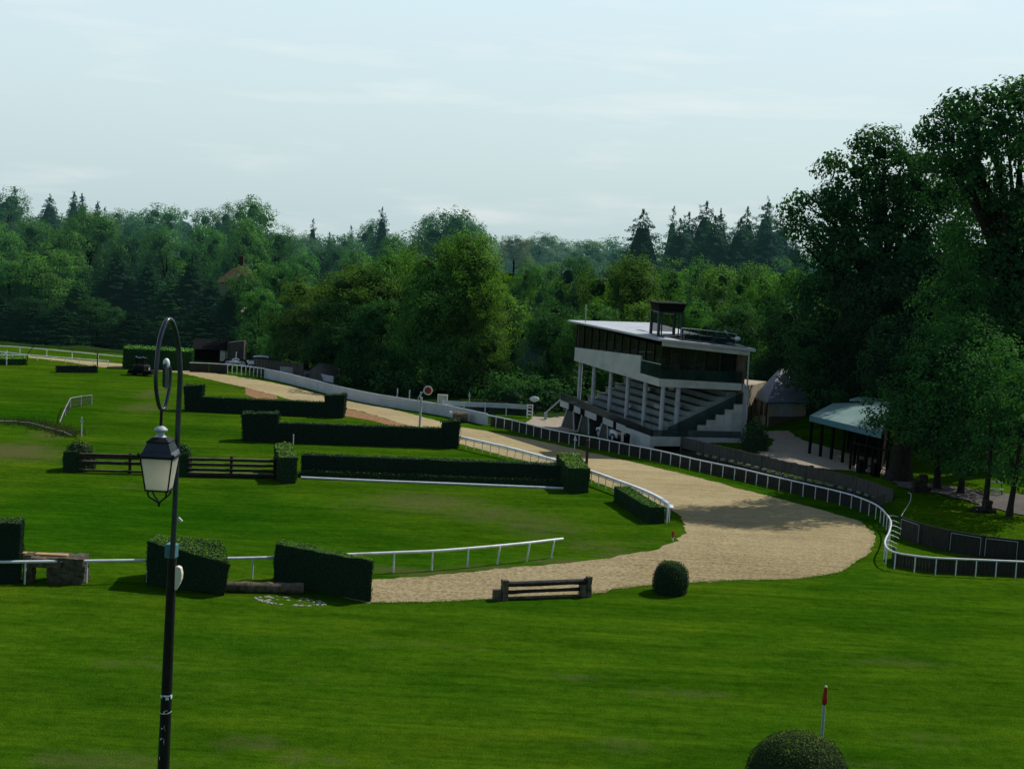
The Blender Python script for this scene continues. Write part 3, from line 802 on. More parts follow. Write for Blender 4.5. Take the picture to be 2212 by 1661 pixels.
# ------------------------------------------------------------------ rails and fences
UP = Vector((0, 0, 1))
def running_rail(name, label, pix, h, step, rad=.045, prad=.028, group=None, base=None, flat=None, cat='running rail', posts=True, arm=0, end_posts=True):
    pts = base or [G(*q) for q in pix]
    fine = resample(pts, .5)
    t = thing(name, fine[0], label, cat, group)
    top = [gz(p, h) for p in fine]
    if flat:   # wide shield-shaped rail: overlapping flat top plus a lower tube
        a = offset(top, flat); b = offset(top, -flat * .2)
        mb = MB(); n = len(top)
        vs = a + b + [p - UP * .09 for p in b] + [p - UP * .03 for p in a]
        fs = []
        for i in range(n - 1):
            for r in range(4):
                q = (r + 1) % 4; fs.append((r * n + i, r * n + i + 1, q * n + i + 1, q * n + i))
        mb.add(vs, fs, 0, True); mb.build('rail', M['rail_white'], t)
        MB().tube([p - UP * .16 for p in offset(top, -.03)], .03, 6).build('lower_rail', M['rail_white'], t)
    else:
        MB().tube(top, rad, 8).build('rail', M['rail_white'], t)
    if posts:
        for p in resample(pts, step)[0 if end_posts else 1:None if end_posts else -1]:
            q = gz(p); mb = MB()
            if arm:
                mb.tube([q - UP * .2, q + UP * (h - .25), q + UP * (h - .06)], prad, 6)
            else:
                mb.tube([q - UP * .2, q + UP * (h - rad * .6)], prad, 6)
            mb.build('post', M['rail_white'] if prad < .05 else M['white'], t)
    return t
def panel_fence(name, label, pix, h, plen, material,  th=.05, z0=.0, gap=.02, cap=None, post=None, base=None, slats=0, group=None, postm=None, cat='fence', hs=None, flat0=False):
    pts = base or [G(*q) for q in pix]
    gz = (lambda p, d=0: Vector((p[0], p[1], d))) if flat0 else globals()['gz']
    ps = resample(pts, plen); t = thing(name, gz(ps[0]), label, cat, group)
    for i, (a, b) in enumerate(zip(ps, ps[1:])):
        a, b = gz(a), gz(b); d = (b - a); d.z = 0; L = d.length; d.normalize(); n = Vector((-d.y, d.x, 0))
        mb = MB(); hh = h if not hs else h + hs * math.sin(i * 1.7)
        if slats:
            k = max(2, int(L / slats)); wdt = L / k
            for j in range(k):
                p = a.lerp(b, (j + .5) / k); jz = rnd.uniform(-.02, .015)
                mb.box(p + UP * ((z0 + hh) / 2 + jz / 2), (wdt * .9, th, hh - z0 + jz), math.atan2(d.y, d.x))
            for zz in (z0 + .15, hh - .15):
                mb.box(a.lerp(b, .5) + UP * zz + n * th, (L * .98, .04, .09), math.atan2(d.y, d.x))
        else:
            a2, b2 = a + d * gap, b - d * gap
            mb.wall(a2 + UP * z0, b2 + UP * z0, a2 + UP * hh, b2 + UP * hh, th)
        mb.build('panel', material, t)
    if cap:
        MB().tube([gz(p, h + .03) for p in ps], .04, 6).build('top_rail', cap, t)
    if post:
        for p in ps:
            q = gz(p); MB().box(q + UP * (h / 2 - .05), (post, post, h + .16), .6).build('post', postm or material, t)
    return t

# right-hand running rail with its board fence
RP = [(1052, 919), (1100, 929), (1177, 949), (1242, 962), (1289, 971), (1350, 984), (1424, 999), (1508, 1020), (1592, 1038), (1661, 1055), (1737, 1073), (1818, 1093), (1858, 1106), (1892, 1122), (1912, 1142), (1922, 1160), (1918, 1182), (1909, 1203), (1913, 1219), (1930, 1229), (1958, 1235), (2012, 1241), (2096, 1245), (2250, 1251), (2420, 1259), (2620, 1266)]
RB = [G(*q) for q in RP]
running_rail('running_rail', 'long white running rail curving along the outer side of the sand track', None, .86, 1.02, .05, .03, base=RB)
fb = offset(resample(RB, .5), .42)
RBK = [p for p in fb]
i1 = min(range(len(fb)), key=lambda i: (fb[i] - RB[13]).length); i2 = min(range(len(fb)), key=lambda i: (fb[i] - RB[17]).length)
panel_fence('board_fence', 'low dark board fence close behind the white rail below the grandstand', None, .72, 1.9, M['board'], base=fb[:i1:4] + [fb[i1]], slats=.14)
panel_fence('board_fence', 'low dark mossy board fence behind the white rail at the curve lower right', None, .74, 1.9, M['board'], base=fb[i2::4], slats=.16)
# stays between the S-bend of the rail and the far fence
r_root = bpy.data.objects['running_rail']
for q in range(7):
    v = 1108 + q * 13.2; k = min(range(len(RB)), key=lambda i: abs(RP[i][1] - (v + 35)) + (0 if 13 <= i <= 18 else 900))
a0 = resample([RB[14], RB[15], RB[16], RB[17], RB[18]], .3)
for q in range(7):
    p = a0[int((q + .5) / 7 * (len(a0) - 1))]
    e = gz(p + Vector((.62, .05, 0)), .66); s_ = gz(p, .84)
    MB().tube([s_, s_.lerp(e, .35) + UP * .06, s_.lerp(e, .7) + UP * .03, e], .018, 6).build('stay', M['rail_white'], r_root)

F2 = [(1470, 984), (1540, 1002), (1611, 1019), (1690, 1040), (1788, 1062), (1834, 1073), (1872, 1085), (1925, 1106)]
panel_fence('slat_fence', 'tall grey-brown slatted fence on a plinth in front of the grandstand path', None, 1.42, 2.1, M['board_light'], slats=.17, z0=.60, post=.11, base=[G0(*q) for q in F2], flat0=True)
pl = [G0(*q) for q in F2]; t = thing('plinth_wall', pl[0], 'low plinth of pale blocks with gaps under the grey-brown slatted fence', 'wall')
ps = resample(pl, .85)
mb = MB()
for a, b in zip(ps, ps[1:]): mb.wall(a, b, a + UP * .38, b + UP * .38, .2)
mb.build('footing', M['board'], t)
for a, b in list(zip(ps, ps[1:]))[2:]:
    c = a.lerp(b, .5); d = b - a; MB().box(c + UP * .49, (.42, .2, .15), math.atan2(d.y, d.x)).build('block', M['pale_stone'], t)
F3 = [(1943, 1160), (1984, 1175), (2012, 1183), (2040, 1190), (2096, 1200), (2150, 1208), (2250, 1218), (2420, 1234), (2600, 1248)]
t3 = panel_fence('panel_fence', 'dark panel fence with pale framed panels below the small trees at the right edge', F3, 1.18, 1.75, M['board'], post=.07, th=.04, cat='fence')
ps3 = resample([G(*q) for q in F3], 1.75)
for k, (a, b) in enumerate(zip(ps3, ps3[1:])):
    if k % 3 != 1:
        a, b = gz(a), gz(b); d = (b - a).normalized(); nf = Vector((d.y, -d.x, 0)) * .05
        mb = MB()
        for s, e in (((a + d * .12, .1), (a + d * .12, 1.06)), ((a + d * .12, 1.06), (b - d * .12, 1.06)), ((b - d * .12, 1.06), (b - d * .12, .1))):
            mb.tube([s[0] + nf + UP * s[1], e[0] + nf + UP * e[1]], .018, 5)
        mb.build('frame', M['column'], t3)
hl = [gz(G(1943, 1160), 1.2), gz(G(1950, 1148), 1.2), gz(G(1962, 1128), 1.2), gz(G(1964, 1112), 1.2), gz(G(1958, 1106), 1.15)]
o = MB().tube(resample(hl, .2), .02, 6).build('handrail', M['concrete']); tag(o, 'thin pale curved handrail between the dark fences beside the big tree trunk', 'handrail')

# white boarding on the far side of the track
W1 = [(1052, 919), (951, 897), (827, 877), (744, 860), (665, 839), (613, 826), (572, 817)]
tw = panel_fence('white_boarding', 'long run of pale grey-white boards edging the far side of the sand track', W1, .92, 2.6, M['panel_white'], th=.06, cap=M['rail_white'], post=.09, postm=M['white'], cat='fence')
W2 = [(572, 817), (530, 811), (491, 807)]
running_rail('picket_rail', 'white open picket rail at the far end of the pale boarding', W2, .95, .55, .05, .04)
panel_fence('dark_boarding', 'dark board fence with white top rail left of the white picket rail', [(491, 807), (450, 804.5), (409, 803)], .9, 2.2, M['board'], cap=M['rail_white'])
# sloping second rail leaving the boarding and the paddock fence behind
o = thing('paddock_fence', G(973, 893), 'white paddock fence with boarded top running to a small gate behind the long boarding', 'fence')
pf = [G(956, 893), G(1020, 896.5), G(1085, 899), G(1138, 902.5)]
pr = resample(pf, 2.0)
for a, b in zip(pr, pr[1:]):
    MB().wall(gz(a, .72), gz(b, .72), gz(a, 1.12), gz(b, 1.12), .05).build('panel', M['panel_white'], o)
    MB().wall(gz(a, .12), gz(b, .12), gz(a, .68), gz(b, .68), .02).build('mesh_panel', M['glass_grey'], o)
for p in pr: MB().box(gz(p, .56), (.08, .08, 1.16)).build('post', M['white'], o)
mb = MB(); a, b = G(1138, 903), G(1149, 903.5)
for z in (.3, .6, .9, 1.12): mb.tube([gz(a, z), gz(b, z)], .035, 6)
for q in (a, b): mb.tube([gz(q, 0), gz(q, 1.2)], .05, 6)
mb.build('gate', M['rail_white'], o)
panel_fence('plank_fence', 'distant brown plank fence under the trees left of the grandstand', [(1016, 884), (1100, 887), (1180, 889), (1236, 890)], .8, 2.4, M['board'])
panel_fence('board_fence', 'low grey-white boards by the parking under the big chestnut trees', [(598, 806), (690, 822), (720, 828)], .7, 2.4, M['panel_white'])

# inner rail of the track (wide white top) and its curved hedge
IR = [(988, 966), (1050, 980), (1108, 994), (1200, 1020), (1274, 1044), (1323, 1062), (1375, 1082), (1415, 1101), (1440, 1118), (1445, 1128)]
running_rail('running_rail', 'white rail with wide flat top along the inner edge of the sand track', IR, .84, .92, prad=.03, flat=.22)
hb = [G(1325, 1083), G(1352, 1101), (G(1378, 1119)), G(1402, 1131)]
t = None
front = resample(hb, .6); back = offset(front, .95)
t = thing('curved_hedge', front[0], 'low clipped hedge curving inside the end of the inner rail', 'hedge')
bt = [front[0], front[-1], back[-1], back[0]]
V, Q, LVs, LTs = [], [], [], []
for i in range(len(front) - 1):
    b4 = [front[i], front[i + 1], back[i + 1], back[i]]
    lv, lt, ex = hedge_mesh('x', b4, [p + UP * .92 for p in b4], .09, 1.2, .04, .3)
    b0 = len(V); V += [tuple(p) for p in ex[0]]; Q += [tuple(int(k) + b0 for k in q) for q in ex[1]]; LVs.append(lv); LTs.append(lt)
lv = np.concatenate(LVs) - np.array(front[0]); me = leaf_mesh('body', lv, np.concatenate(LTs), M['hedge'], (np.array(V) - np.array(front[0]), np.array(Q)))
o = link('body', me, t); o.color = (.022, .06, .013, .994)
p = G(1440, 1130); o = MB().tube([p, p + UP * .95], .05, 8).build('rail_post', M['rail_white'], None, p); tag(o, 'thick white post at the curled end of the wide-topped rail', 'post')

# near white rail behind the cut hedges
NR = [(-30, 1263), (53, 1261.5), (186, 1259), (317, 1256.5), (430, 1253), (544, 1250), (640, 1246.5), (745, 1241), (849, 1236), (932, 1232), (1009, 1225.5), (1073, 1219), (1137, 1212), (1190, 1205), (1214, 1202)]
nb = [G0(*q) for q in NR]
t = thing('running_rail', nb[0], 'white tubular rail sloping across the near lawn behind the cut hedges', 'running rail')
rt = [p + UP * (.98 - .08 * i / len(nb)) for i, p in enumerate(nb)]
MB().tube(resample(rt, .5), .065, 10).build('rail', M['rail_white'], t)
for i in (1, 2, 3, 4, 5, 6, 7, 8, 9, 10, 11, 12, 13):
    p = nb[i]; lean = Vector((.12 if i >= 11 else .03, 0, 0))
    MB().tube([p - UP * .2, p + (rt[i] - p) * .96 + lean], .042, 8).build('post', M['rail_white'], t)

# far running rails on the left
running_rail('running_rail', 'taller thin grey-white rail in front of the dark wood, far left', [(-20, 766), (68, 772), (165, 781), (268, 791)], .98, 3.4, .05, .05)
running_rail('running_rail', 'white rail on short dark posts beside the far sand strip at the far left', [(-20, 768), (56, 777), (141, 784), (234, 791)], .52, 1.6, .06, .04)

# ------------------------------------------------------------------ brush hurdles (dark clipped, raised ends)
DK = (.0085, .021, .009)
def brush_hurdle(label, body, hb, wl, hl, wr, hr, depth=.8, leaf=.13):
    p0, p1 = G(*body[0]), G(*body[1])
    t = thing('brush_hurdle', p0, label, 'hedge jump')
    b, tp = blk(p0, p1, depth, hb); hedge('body', None, None, b, tp, leaf, 1.3, DK, None, t, .05, .4)
    for w, h in ((wl, hl), (wr, hr)):
        b, tp = blk(G(*w[0]), G(*w[1]), depth * 1.5, h[0], h[1], flare=.12); hedge('wing', None, None, b, tp, leaf, 1.3, DK, None, t, .07, .4)
    return t
brush_hurdle('dark clipped brush hurdle with raised ends, farthest from the lamp post', ((430, 889.5), (703, 902)), 1.2, ((399, 888), (433, 889.5)), (2.05, 2.15), ((703, 902), (740, 904)), (1.8, 1.95))
brush_hurdle('dark clipped brush hurdle with raised ends, directly behind the long low hedge', ((594, 956), (955, 968.5)), 1.42, ((524, 953.5), (596, 956)), (1.95, 2.1), ((955, 968), (988, 969.5)), (1.85, 2.05))
for (u, v, h, lb) in ((565.5, 893, .98, 'short white stick in front of the farthest brush hurdle'), (634, 960, .75, 'short white stick with dark tip in front of the second brush hurdle')):
    p = G(u, v); p.y -= .15; o = MB().tube([p, p + UP * h], .035, 6).build('marker_stick', M['flag_white'], None, p); tag(o, lb, 'marker')

# long low hedge with ledge, white ground pole, clipped blocks
p0, p1 = G(648, 1031), G(1222, 1052)
t = thing('hedge_jump', p0, 'long low dark hedge with a lower ledge, between two tall clipped hedge blocks', 'hedge jump')
b, tp = blk(p0 + Vector((0, .55, 0)), p1 + Vector((0, .55, 0)), .9, 1.32, 1.28); hedge('body', None, None, b, tp, .11, 1.3, DK, None, t, .05, .35)
b, tp = blk(p0, p1, .55, .36, .34); hedge('ledge', None, None, b, tp, .11, 1.3, (.011, .028, .009), None, t, .05, .35)
a, b_ = G(650, 1034.5), G(1217, 1057.5)
pole = resample([a + UP * .09, a.lerp(b_, .3) + UP * .07, a.lerp(b_, .6) + UP * .08, b_ + UP * .07], .6)
o = MB().tube(pole, .075, 10).build('ground_pole', M['rail_white'], None, a); tag(o, 'long white pole lying on the grass in front of the long low hedge', 'pole')
LIT = (.022, .05, .011)  # lighter copy of the hedge colour, sunlight painted into these blocks
b, tp = blk(G(605, 1044), G(639, 1044), 4.6, 1.55, 1.6, 1.75, 1.7, flare=.06); hedge('hedge_block', 'tall clipped hedge block between the rail fence and the long low hedge', 'hedge', b, tp, .085, 1.3, LIT, None, None, .1)
b, tp = blk(G(1226, 1064), G(1270, 1065), 4.4, 1.55, 1.52, 1.8, 1.75, flare=.05); hedge('hedge_block', 'square clipped hedge block at the track end of the long low hedge', 'hedge', b, tp, .085, 1.3, LIT, None, None, .08)
p = G(1266, 1019); o = MB().box(p + UP * 1.1, (.18, .18, 2.2)).build('wooden_post', M['wood'], None, p); tag(o, 'dark post at the back corner of the hedge block nearest the track', 'post')
b, tp = blk(G(136, 1019), G(164, 1020), 1.0, 1.25, 1.25); hedge('hedge_block', 'narrow clipped hedge block at the left end of the rail fence', 'hedge', b, tp, .09, 1.3, (.018, .05, .011), None, None, .06)
ball_bush('bush', 'rough round bush behind the narrow hedge block at the left end of the rail fence', G(172, 1014), 1.0, 1.75, .12, 1.2, (.03, .055, .015), .2)
ball_bush('bush', 'small upright bush half hidden behind the lantern of the lamp post', G(396, 1026), .55, 1.95, .1, 1.3, (.02, .06, .015), .1)

def rail_hurdle(label, a, b, rails, post_h, grp=None):
    a, b = G(*a), G(*b); t = thing('rail_hurdle', a, label, 'jump fence')
    d = (b - a).normalized()
    for z, r in rails:
        n = 7; pts = [a.lerp(b, i / n) + UP * (z + rnd.uniform(-.015, .015)) for i in range(n + 1)]
        MB().tube(pts, r, 8).build('rail', M['wood'], t)
        MB().wall(a + UP * (z + r * .8), b + UP * (z + r * .8), a + UP * (z + r * 1.05), b + UP * (z + r * 1.05), r * .7).build('rail_top', M['wood_top'], t)
    for q in (a, a.lerp(b, .5), b):
        MB().box(q + Vector((0, .12, post_h / 2)), (.17, .15, post_h), rnd.uniform(-.1, .1)).build('post', M['wood'], t)
    return t
rail_hurdle('dark wooden rail fence with two upper rails, left of the lantern', (170, 1020), (388, 1026), ((.12, .07), (.62, .1), (.98, .1), (1.12, .06)), 1.25)
rail_hurdle('dark wooden rail fence with three rails over a log, right of the lantern', (404, 1029), (592, 1033), ((.12, .13), (.44, .085), (.76, .085), (1.08, .095)), 1.3)

# ------------------------------------------------------------------ near cut hedges and log jumps
ND = (.013, .032, .009)
b = [G(319, 1264), G(484, 1287), G(474, 1249), G(332, 1238)]; tp = [p + UP * h for p, h in zip(b, (1.95, 1.36, 1.68, 1.74))]; tp[1].x += .22; tp[0].x -= .05
hedge('cut_hedge', 'wedge-cut hedge with sloping bright top, just right of the lamp post', 'hedge', b, tp, .075, 1.5, ND, None, None, .07, .25)
b = [G(591, 1262), G(800, 1301), G(796, 1280), G(606, 1247)]; tp = [p + UP * h for p, h in zip(b, (1.78, 1.76, 1.50, 1.76))]
hedge('cut_hedge', 'long cut hedge wall ending at the near edge of the sand track', 'hedge', b, tp, .075, 1.5, ND, None, None, .06, .25)
b, tp = blk(G(-40, 1261), G(38, 1261), 1.2, 2.6, 2.6, flare=.1)
hedge('cut_hedge', 'tall flat-topped hedge cut off by the left edge of the picture', 'hedge', b, tp, .075, 1.5, (.010, .024, .010), None, None, .04, .25)
a, c = G(486, 1277), G(656, 1281); a = a - (c - a) * .05
n = 14; pts = [a.lerp(c, i / n) + UP * (.2 + rnd.uniform(-.015, .015)) for i in range(n + 1)]
o = MB().tube(pts, [.24 + rnd.uniform(-.02, .02) for _ in pts], 12).build('log', M['log'], None, a); tag(o, 'pale weathered log lying between the two near cut hedges', 'log')
# rough stone and timber jump
p0 = G(44, 1262); t = thing('log_jump', p0, 'rough stone and log jump with an orange plank behind the left rail', 'jump')
def rough_box(c, size, rz, amp):
    bm = bmesh.new(); bmesh.ops.create_cube(bm, size=1); bmesh.ops.subdivide_edges(bm, edges=bm.edges[:], cuts=7, use_grid_fill=True)
    R = Matrix.Rotation(rz, 3, 'Z'); vs = []
    for v in bm.verts:
        q = R @ Vector((v.co.x * size[0], v.co.y * size[1], v.co.z * size[2])) + Vector(c)
        vs.append(q + mnoise.noise_vector(q * 4.5) * amp)
    bm.verts.index_update(); fs = [[v.index for v in f.verts] for f in bm.faces]; bm.free(); return vs, fs
mb = MB(); q = G(138, 1261); mb.add(*rough_box(q + Vector((0, .5, .55)), (1.55, 1.0, 1.12), .02, .09)); mb.build('stone_block', M['stone'], t)
mb = MB(); q = G(85, 1261); mb.add(*rough_box(q + Vector((.1, .5, .88)), (1.5, .8, .42), .0, .07)); mb.build('log', M['log'], t)
mb = MB(); q = G(52, 1261); mb.add(*rough_box(q + Vector((.05, .5, .6)), (.35, .7, 1.2), .0, .06)); mb.build('support', M['stone'], t)
q = G(92, 1256); MB().box(q + Vector((0, .3, 1.12)), (1.95, .35, .09), .02).build('plank', M['plank'], t)
# pale ring in the lawn
q = G(625, 1299); t = thing('drain_ring', q, 'flat oval ring of pale stones set in the near lawn by the long cut hedge', 'stones')
mb = MB(); dirw = (G(698, 1305) - G(552, 1291)).normalized(); L = (G(698, 1305) - G(552, 1291)).length / 2; nrm_ = Vector((-dirw.y, dirw.x, 0))
for i in range(84):
    w_ = rnd.uniform(0, 6.283); k = rnd.uniform(.82, 1.05) if i < 72 else rnd.uniform(.2, .9)
    c = q + dirw * math.cos(w_) * L * k + nrm_ * math.sin(w_) * .62 * k; s = rnd.uniform(.05, .12)
    mb = MB(); mb.add(*rough_box(c + UP * .008, (s * 1.6, s, .04), rnd.uniform(0, 3), .015)); mb.build('stone', M['pale_stone'], t)

# low timber jump at the near edge of the track
p0, p1 = G(1081, 1297), G(1276, 1287)
t = thing('timber_jump', p0, 'low dark timber rail jump standing at the near edge of the sand track', 'jump fence')
d = (p1 - p0).normalized(); rz = math.atan2(d.y, d.x)
mb = MB(); mb.add(*rough_box(G(1089, 1296) + UP * .42, (.26, .3, .95), rz, .03)); mb.build('post', M['log'], t)
mb = MB(); mb.add(*rough_box(G(1073, 1296) + UP * .2, (.34, .3, .5), rz, .03)); mb.build('post', M['log'], t)
mb = MB(); mb.add(*rough_box(G(1270, 1289) + UP * .42, (.2, .28, 1.0), rz, .03)); mb.build('post', M['log'], t)
mb = MB(); mb.add(*rough_box(G(1258, 1289) + UP * .28, (.3, .25, .6), rz, .03)); mb.build('post', M['log'], t)
a, c = G(1089, 1295) + UP * .66, G(1268, 1288) + UP * .68
for z, r in ((0, .12), (-.34, .085)):
    pts = [a.lerp(c, i / 10) + UP * (z + rnd.uniform(-.01, .01)) for i in range(11)]
    MB().tube(pts, [r + rnd.uniform(-.012, .012) for _ in pts], 10).build('rail', M['wood'], t)
pts = [a.lerp(c, i / 10) + UP * (.10) + Vector((0, .05, 0)) for i in range(11)]
MB().tube(pts, .055, 8).build('rail', M['wood_top'], t)
pts = [G(1089, 1296).lerp(G(1255, 1290), i / 8) + UP * .07 for i in range(9)]
MB().tube(pts, .07, 8).build('ground_rail', M['log'], t)

ball_bush('topiary_bush', 'small dark dome-clipped bush at the near edge of the track', G(1447, 1280), .83, 1.42, .06, 1.5, (.016, .036, .010), .35, n_pow=3.2)
q = P(1723, 1700, 39.5); q = gz(q)
bz = P(1723, 1587, 39.5).z - q.z
ball_bush('topiary_bush', 'large round clipped bush at the bottom edge beside the red-tipped pole', q, 1.55, bz, .055, 1.6, (.024, .045, .010), .35, n_pow=2.3)
q = gz(P(1772, 1640, 41.4)); topz = P(1784, 1484, 41.4); mid = P(1780.5, 1520, 41.4)
t = thing('marker_pole', q, 'pale pole with a furled red flag standing behind the big round bush', 'flag pole')
MB().tube([q - UP * .2, mid], .048, 10).build('pole', M['pole_pale'], t)
dv = topz - mid
MB().tube([mid - dv * .05, mid + dv * .1, mid + dv * .35, mid + dv * .6, mid + dv * .85, mid + dv], [.05, .085, .09, .065, .055, .06], 10).build('flag', M['red'], t)
MB().ball(topz + UP * .015, .045, 10, 6).build('tip', M['cream'], t)
q = G(1453, 1168); t = thing('track_marker', q, 'small red cross-shaped marker at the inner edge of the sand bend', 'marker')
MB().tube([q, q + UP * .18], .05, 8).build('base', M['flag_white'], t)
MB().tube([q + UP * .18, q + UP * .55], .055, 8).box(q + UP * .4, (.24, .06, .07)).build('cross', M['red'], t)

# ------------------------------------------------------------------ smaller things of the infield
def flag_stick(u, v, h, label, dark=False):
    p = G(u, v); t = thing('flag_stick', p, label, 'flag')
    MB().tube([p - UP * .1, p + UP * h], .035, 6).build('stick', M['flag_white'], t)
    mb = MB(); a = p + UP * h
    mb.add([a, a + Vector((.16, 0, -.38)), a + Vector((.02, .1, -.42)), a + Vector((-.12, .03, -.36)), a + UP * .06], [(0, 1, 2), (0, 2, 3), (0, 3, 4, 1)])
    mb.build('flag', M['flag_white'], t)
flag_stick(1241, 971, 1.05, 'small white flag on a stick in the grass strip by the rail near the grandstand')
flag_stick(176, 943, 1.4, 'white-capped stick on the left lawn above the rail fence')
flag_stick(1013, 874, 1.1, 'small white flag standing behind the paddock fence')
q = G(906, 926); t = thing('signal_post', q, 'tall grey post carrying a round red board with white border', 'signal')
tp = P(907, 858, q.y)
MB().tube([q - UP * .2, Vector((q.x + .05, q.y, tp.z))], .09, 10).build('post', M['column'], t)
dc = P(924.5, 843.5, q.y - .12)
MB().tube([P(901, 868, q.y - .05), P(906, 855, q.y - .05), P(914, 846, q.y - .05)], .04, 6).build('arm', M['column'], t)
MB().tube([Vector((q.x - 3.2, q.y + .6, q.z + 2.2)), Vector((q.x, q.y, q.z + 2.1)), Vector((q.x + 2.4, q.y + .4, q.z + 2.02))], .03, 6).build('cross_bar', M['column'], t)
def disc(c, r, th, y=0):
    mb = MB(); n = 28
    f = [Vector(c) + Vector((math.cos(6.2832 * k / n) * r, 0, math.sin(6.2832 * k / n) * r)) for k in range(n)]
    bk = [p + Vector((0, th, 0)) for p in f]
    mb.add(f + bk, [tuple(range(n))[::-1], tuple(range(n, 2 * n))] + [(k, (k + 1) % n, n + (k + 1) % n, n + k) for k in range(n)]); return mb
disc(dc, .37, .05).build('board_rim', M['flag_white'], t)
disc(dc - Vector((0, .03, 0)), .27, .025).build('board', M['red'], t)
# cream ribbed tank
q = G(955, 884); z0 = P(955, 871, q.y).z; t = thing('water_tank', (q.x, q.y, q.z), 'cream ribbed plastic tank on a dark frame behind the boarding', 'tank')
mb = MB()
for k in range(4): mb.tube([Vector((q.x - .33 + k * .22, q.y, z0)), Vector((q.x - .33 + k * .22, q.y, z0 + .78))], .125, 10)
for k in range(3): mb.box((q.x, q.y, z0 + .15 + k * .24), (.86, .25, .08))
mb.build('tank', M['cream'], t)
mb = MB()
for s in (-.4, .4): mb.box((q.x + s, q.y, (q.z + z0) / 2), (.08, .4, z0 - q.z))
mb.box((q.x, q.y, z0 - .03), (.95, .45, .06)); mb.build('frame', M['iron'], t)
# dark roller-like log beside the boarding
q = G(993, 913); t = thing('stacked_log', q, 'big dark log lying by the boarding behind the second brush hurdle', 'log')
mb = MB(); pts = [q + Vector((-.62 + 1.25 * i / 8, .4 + .05 * i / 8, .42)) for i in range(9)]
mb.tube(pts, [.44 + rnd.uniform(-.03, .03) for _ in pts], 14); mb.build('trunk', M['log'], t)
MB().box(q + Vector((-.78, .2, .75)), (.2, .25, .22)).build('white_cap', M['flag_white'], t)
# light wire fence on the left lawn
t = thing('wire_fence', G(152, 880), 'short bent wire fence with pale top rail on the left lawn', 'fence')
wp = [G(129, 918), G(141, 898), G(152, 881), G(175, 877.5), G(198, 874)]; hs = [.25, .6, .78, .82, .78]
MB().tube([p + UP * h for p, h in zip(wp, hs)], .035, 6).build('top_rail', M['concrete'], t)
for i, (p, h) in enumerate(zip(wp, hs)): MB().tube([p, p + UP * h], .035, 6).build('post', M['column'], t)
for k in range(4):
    mb = MB(); a, b = wp[k], wp[k + 1]
    for j in range(14):
        q0 = a.lerp(b, j / 14); hh = hs[k] + (hs[k + 1] - hs[k]) * j / 14; mb.tube([q0, q0 + UP * hh], .012, 4)
    for z in (.3, .6): mb.tube([a + UP * hs[k] * z, b + UP * hs[k + 1] * z], .012, 4)
    mb.build('wire_mesh', M['board_light'], t)
# timber edging with long grass
e = resample([G(-20, 914), G(30, 915), G(70, 920), G(115, 932), G(156, 945)], .6)
o = MB().tube([p + UP * (.16 + rnd.uniform(-.04, .04)) for p in e], [.055 + rnd.uniform(-.015, .02) for _ in e], 6).build('timber_edging', M['wood_top'], None, e[0]); tag(o, 'thin tan timber edging running across the left lawn towards the rail fence', 'edging')
tv, tf, tt = [], [], []
for _ in range(900):
    k = rnd.random() ** .7; p = e[int(k * (len(e) - 1))]
    tuft(p.x + rnd.gauss(0, .5), p.y + rnd.gauss(.6, .8), rnd.uniform(.15, .4), 4)
mb = MB(); mb.v = tv; mb.f = [list(f) for f in tf]; mb.m = [0] * len(tf); mb.sm = [False] * len(tf)
o = mb.build('long_grass', M['leaf']); tag(o, 'dry long grass along the timber edging on the left lawn', 'grass', None, 'stuff'); o.color = (.055, .075, .02, .99)
a = o.data.attributes.new('tint', 'FLOAT', 'FACE'); a.data.foreach_set('value', [x * .8 for x in tt])
# far left hedge jumps
b, tp = blk(G(-60, 788), G(57, 789), 1.0, .6); hedge('far_hedge', 'low green hedge jump cut off by the left edge, far across the lawn', 'hedge', b, tp, .13, 1.3, (.025, .07, .012), None, None, .04, .4)
b, tp = blk(G(122, 805), G(209, 805.5), .7, .66); hedge('far_hurdle', 'low dark brush hurdle in front of the far sand strip', 'hedge jump', b, tp, .13, 1.1, (.03, .036, .02), None, None, .08, .4)
p = G(210, 806); o = MB().tube([p, p + UP * 1.95], .06, 6).build('thin_post', M['iron'], None, p); tag(o, 'thin dark post at the right end of the low far hurdle', 'post')
p = G(58, 790); o = MB().tube([p, P(60, 765, p.y), P(72, 748, p.y), P(83, 731, p.y)], .035, 6).build('bent_pole', M['iron'], None, p); tag(o, 'thin bent dark pole beside the green hedge jump at the far left', 'pole')
p = G(14, 789); t = thing('jump_marker', p, 'small white frame standing on the low green hedge at the far left', 'jump marker')
MB().tube([p, p + UP * 1.5], .06, 6).tube([p + Vector((-1.2, .3, .9)), p + Vector((2.2, .3, 1.1))], .04, 6).tube([p + Vector((-1.2, .3, .6)), p + Vector((-.2, .3, 1.2))], .04, 6).build('bars', M['rail_white'], t)
b, tp = blk(G(266, 796), G(414, 801), 2.2, 2.05, 1.95, 2.05, 2.15); hedge('square_hedge', 'tall square-cut hedge with bright top beyond the tractor', 'hedge', b, tp, .16, 1.3, (.020, .062, .012), None, None, .05, .5)

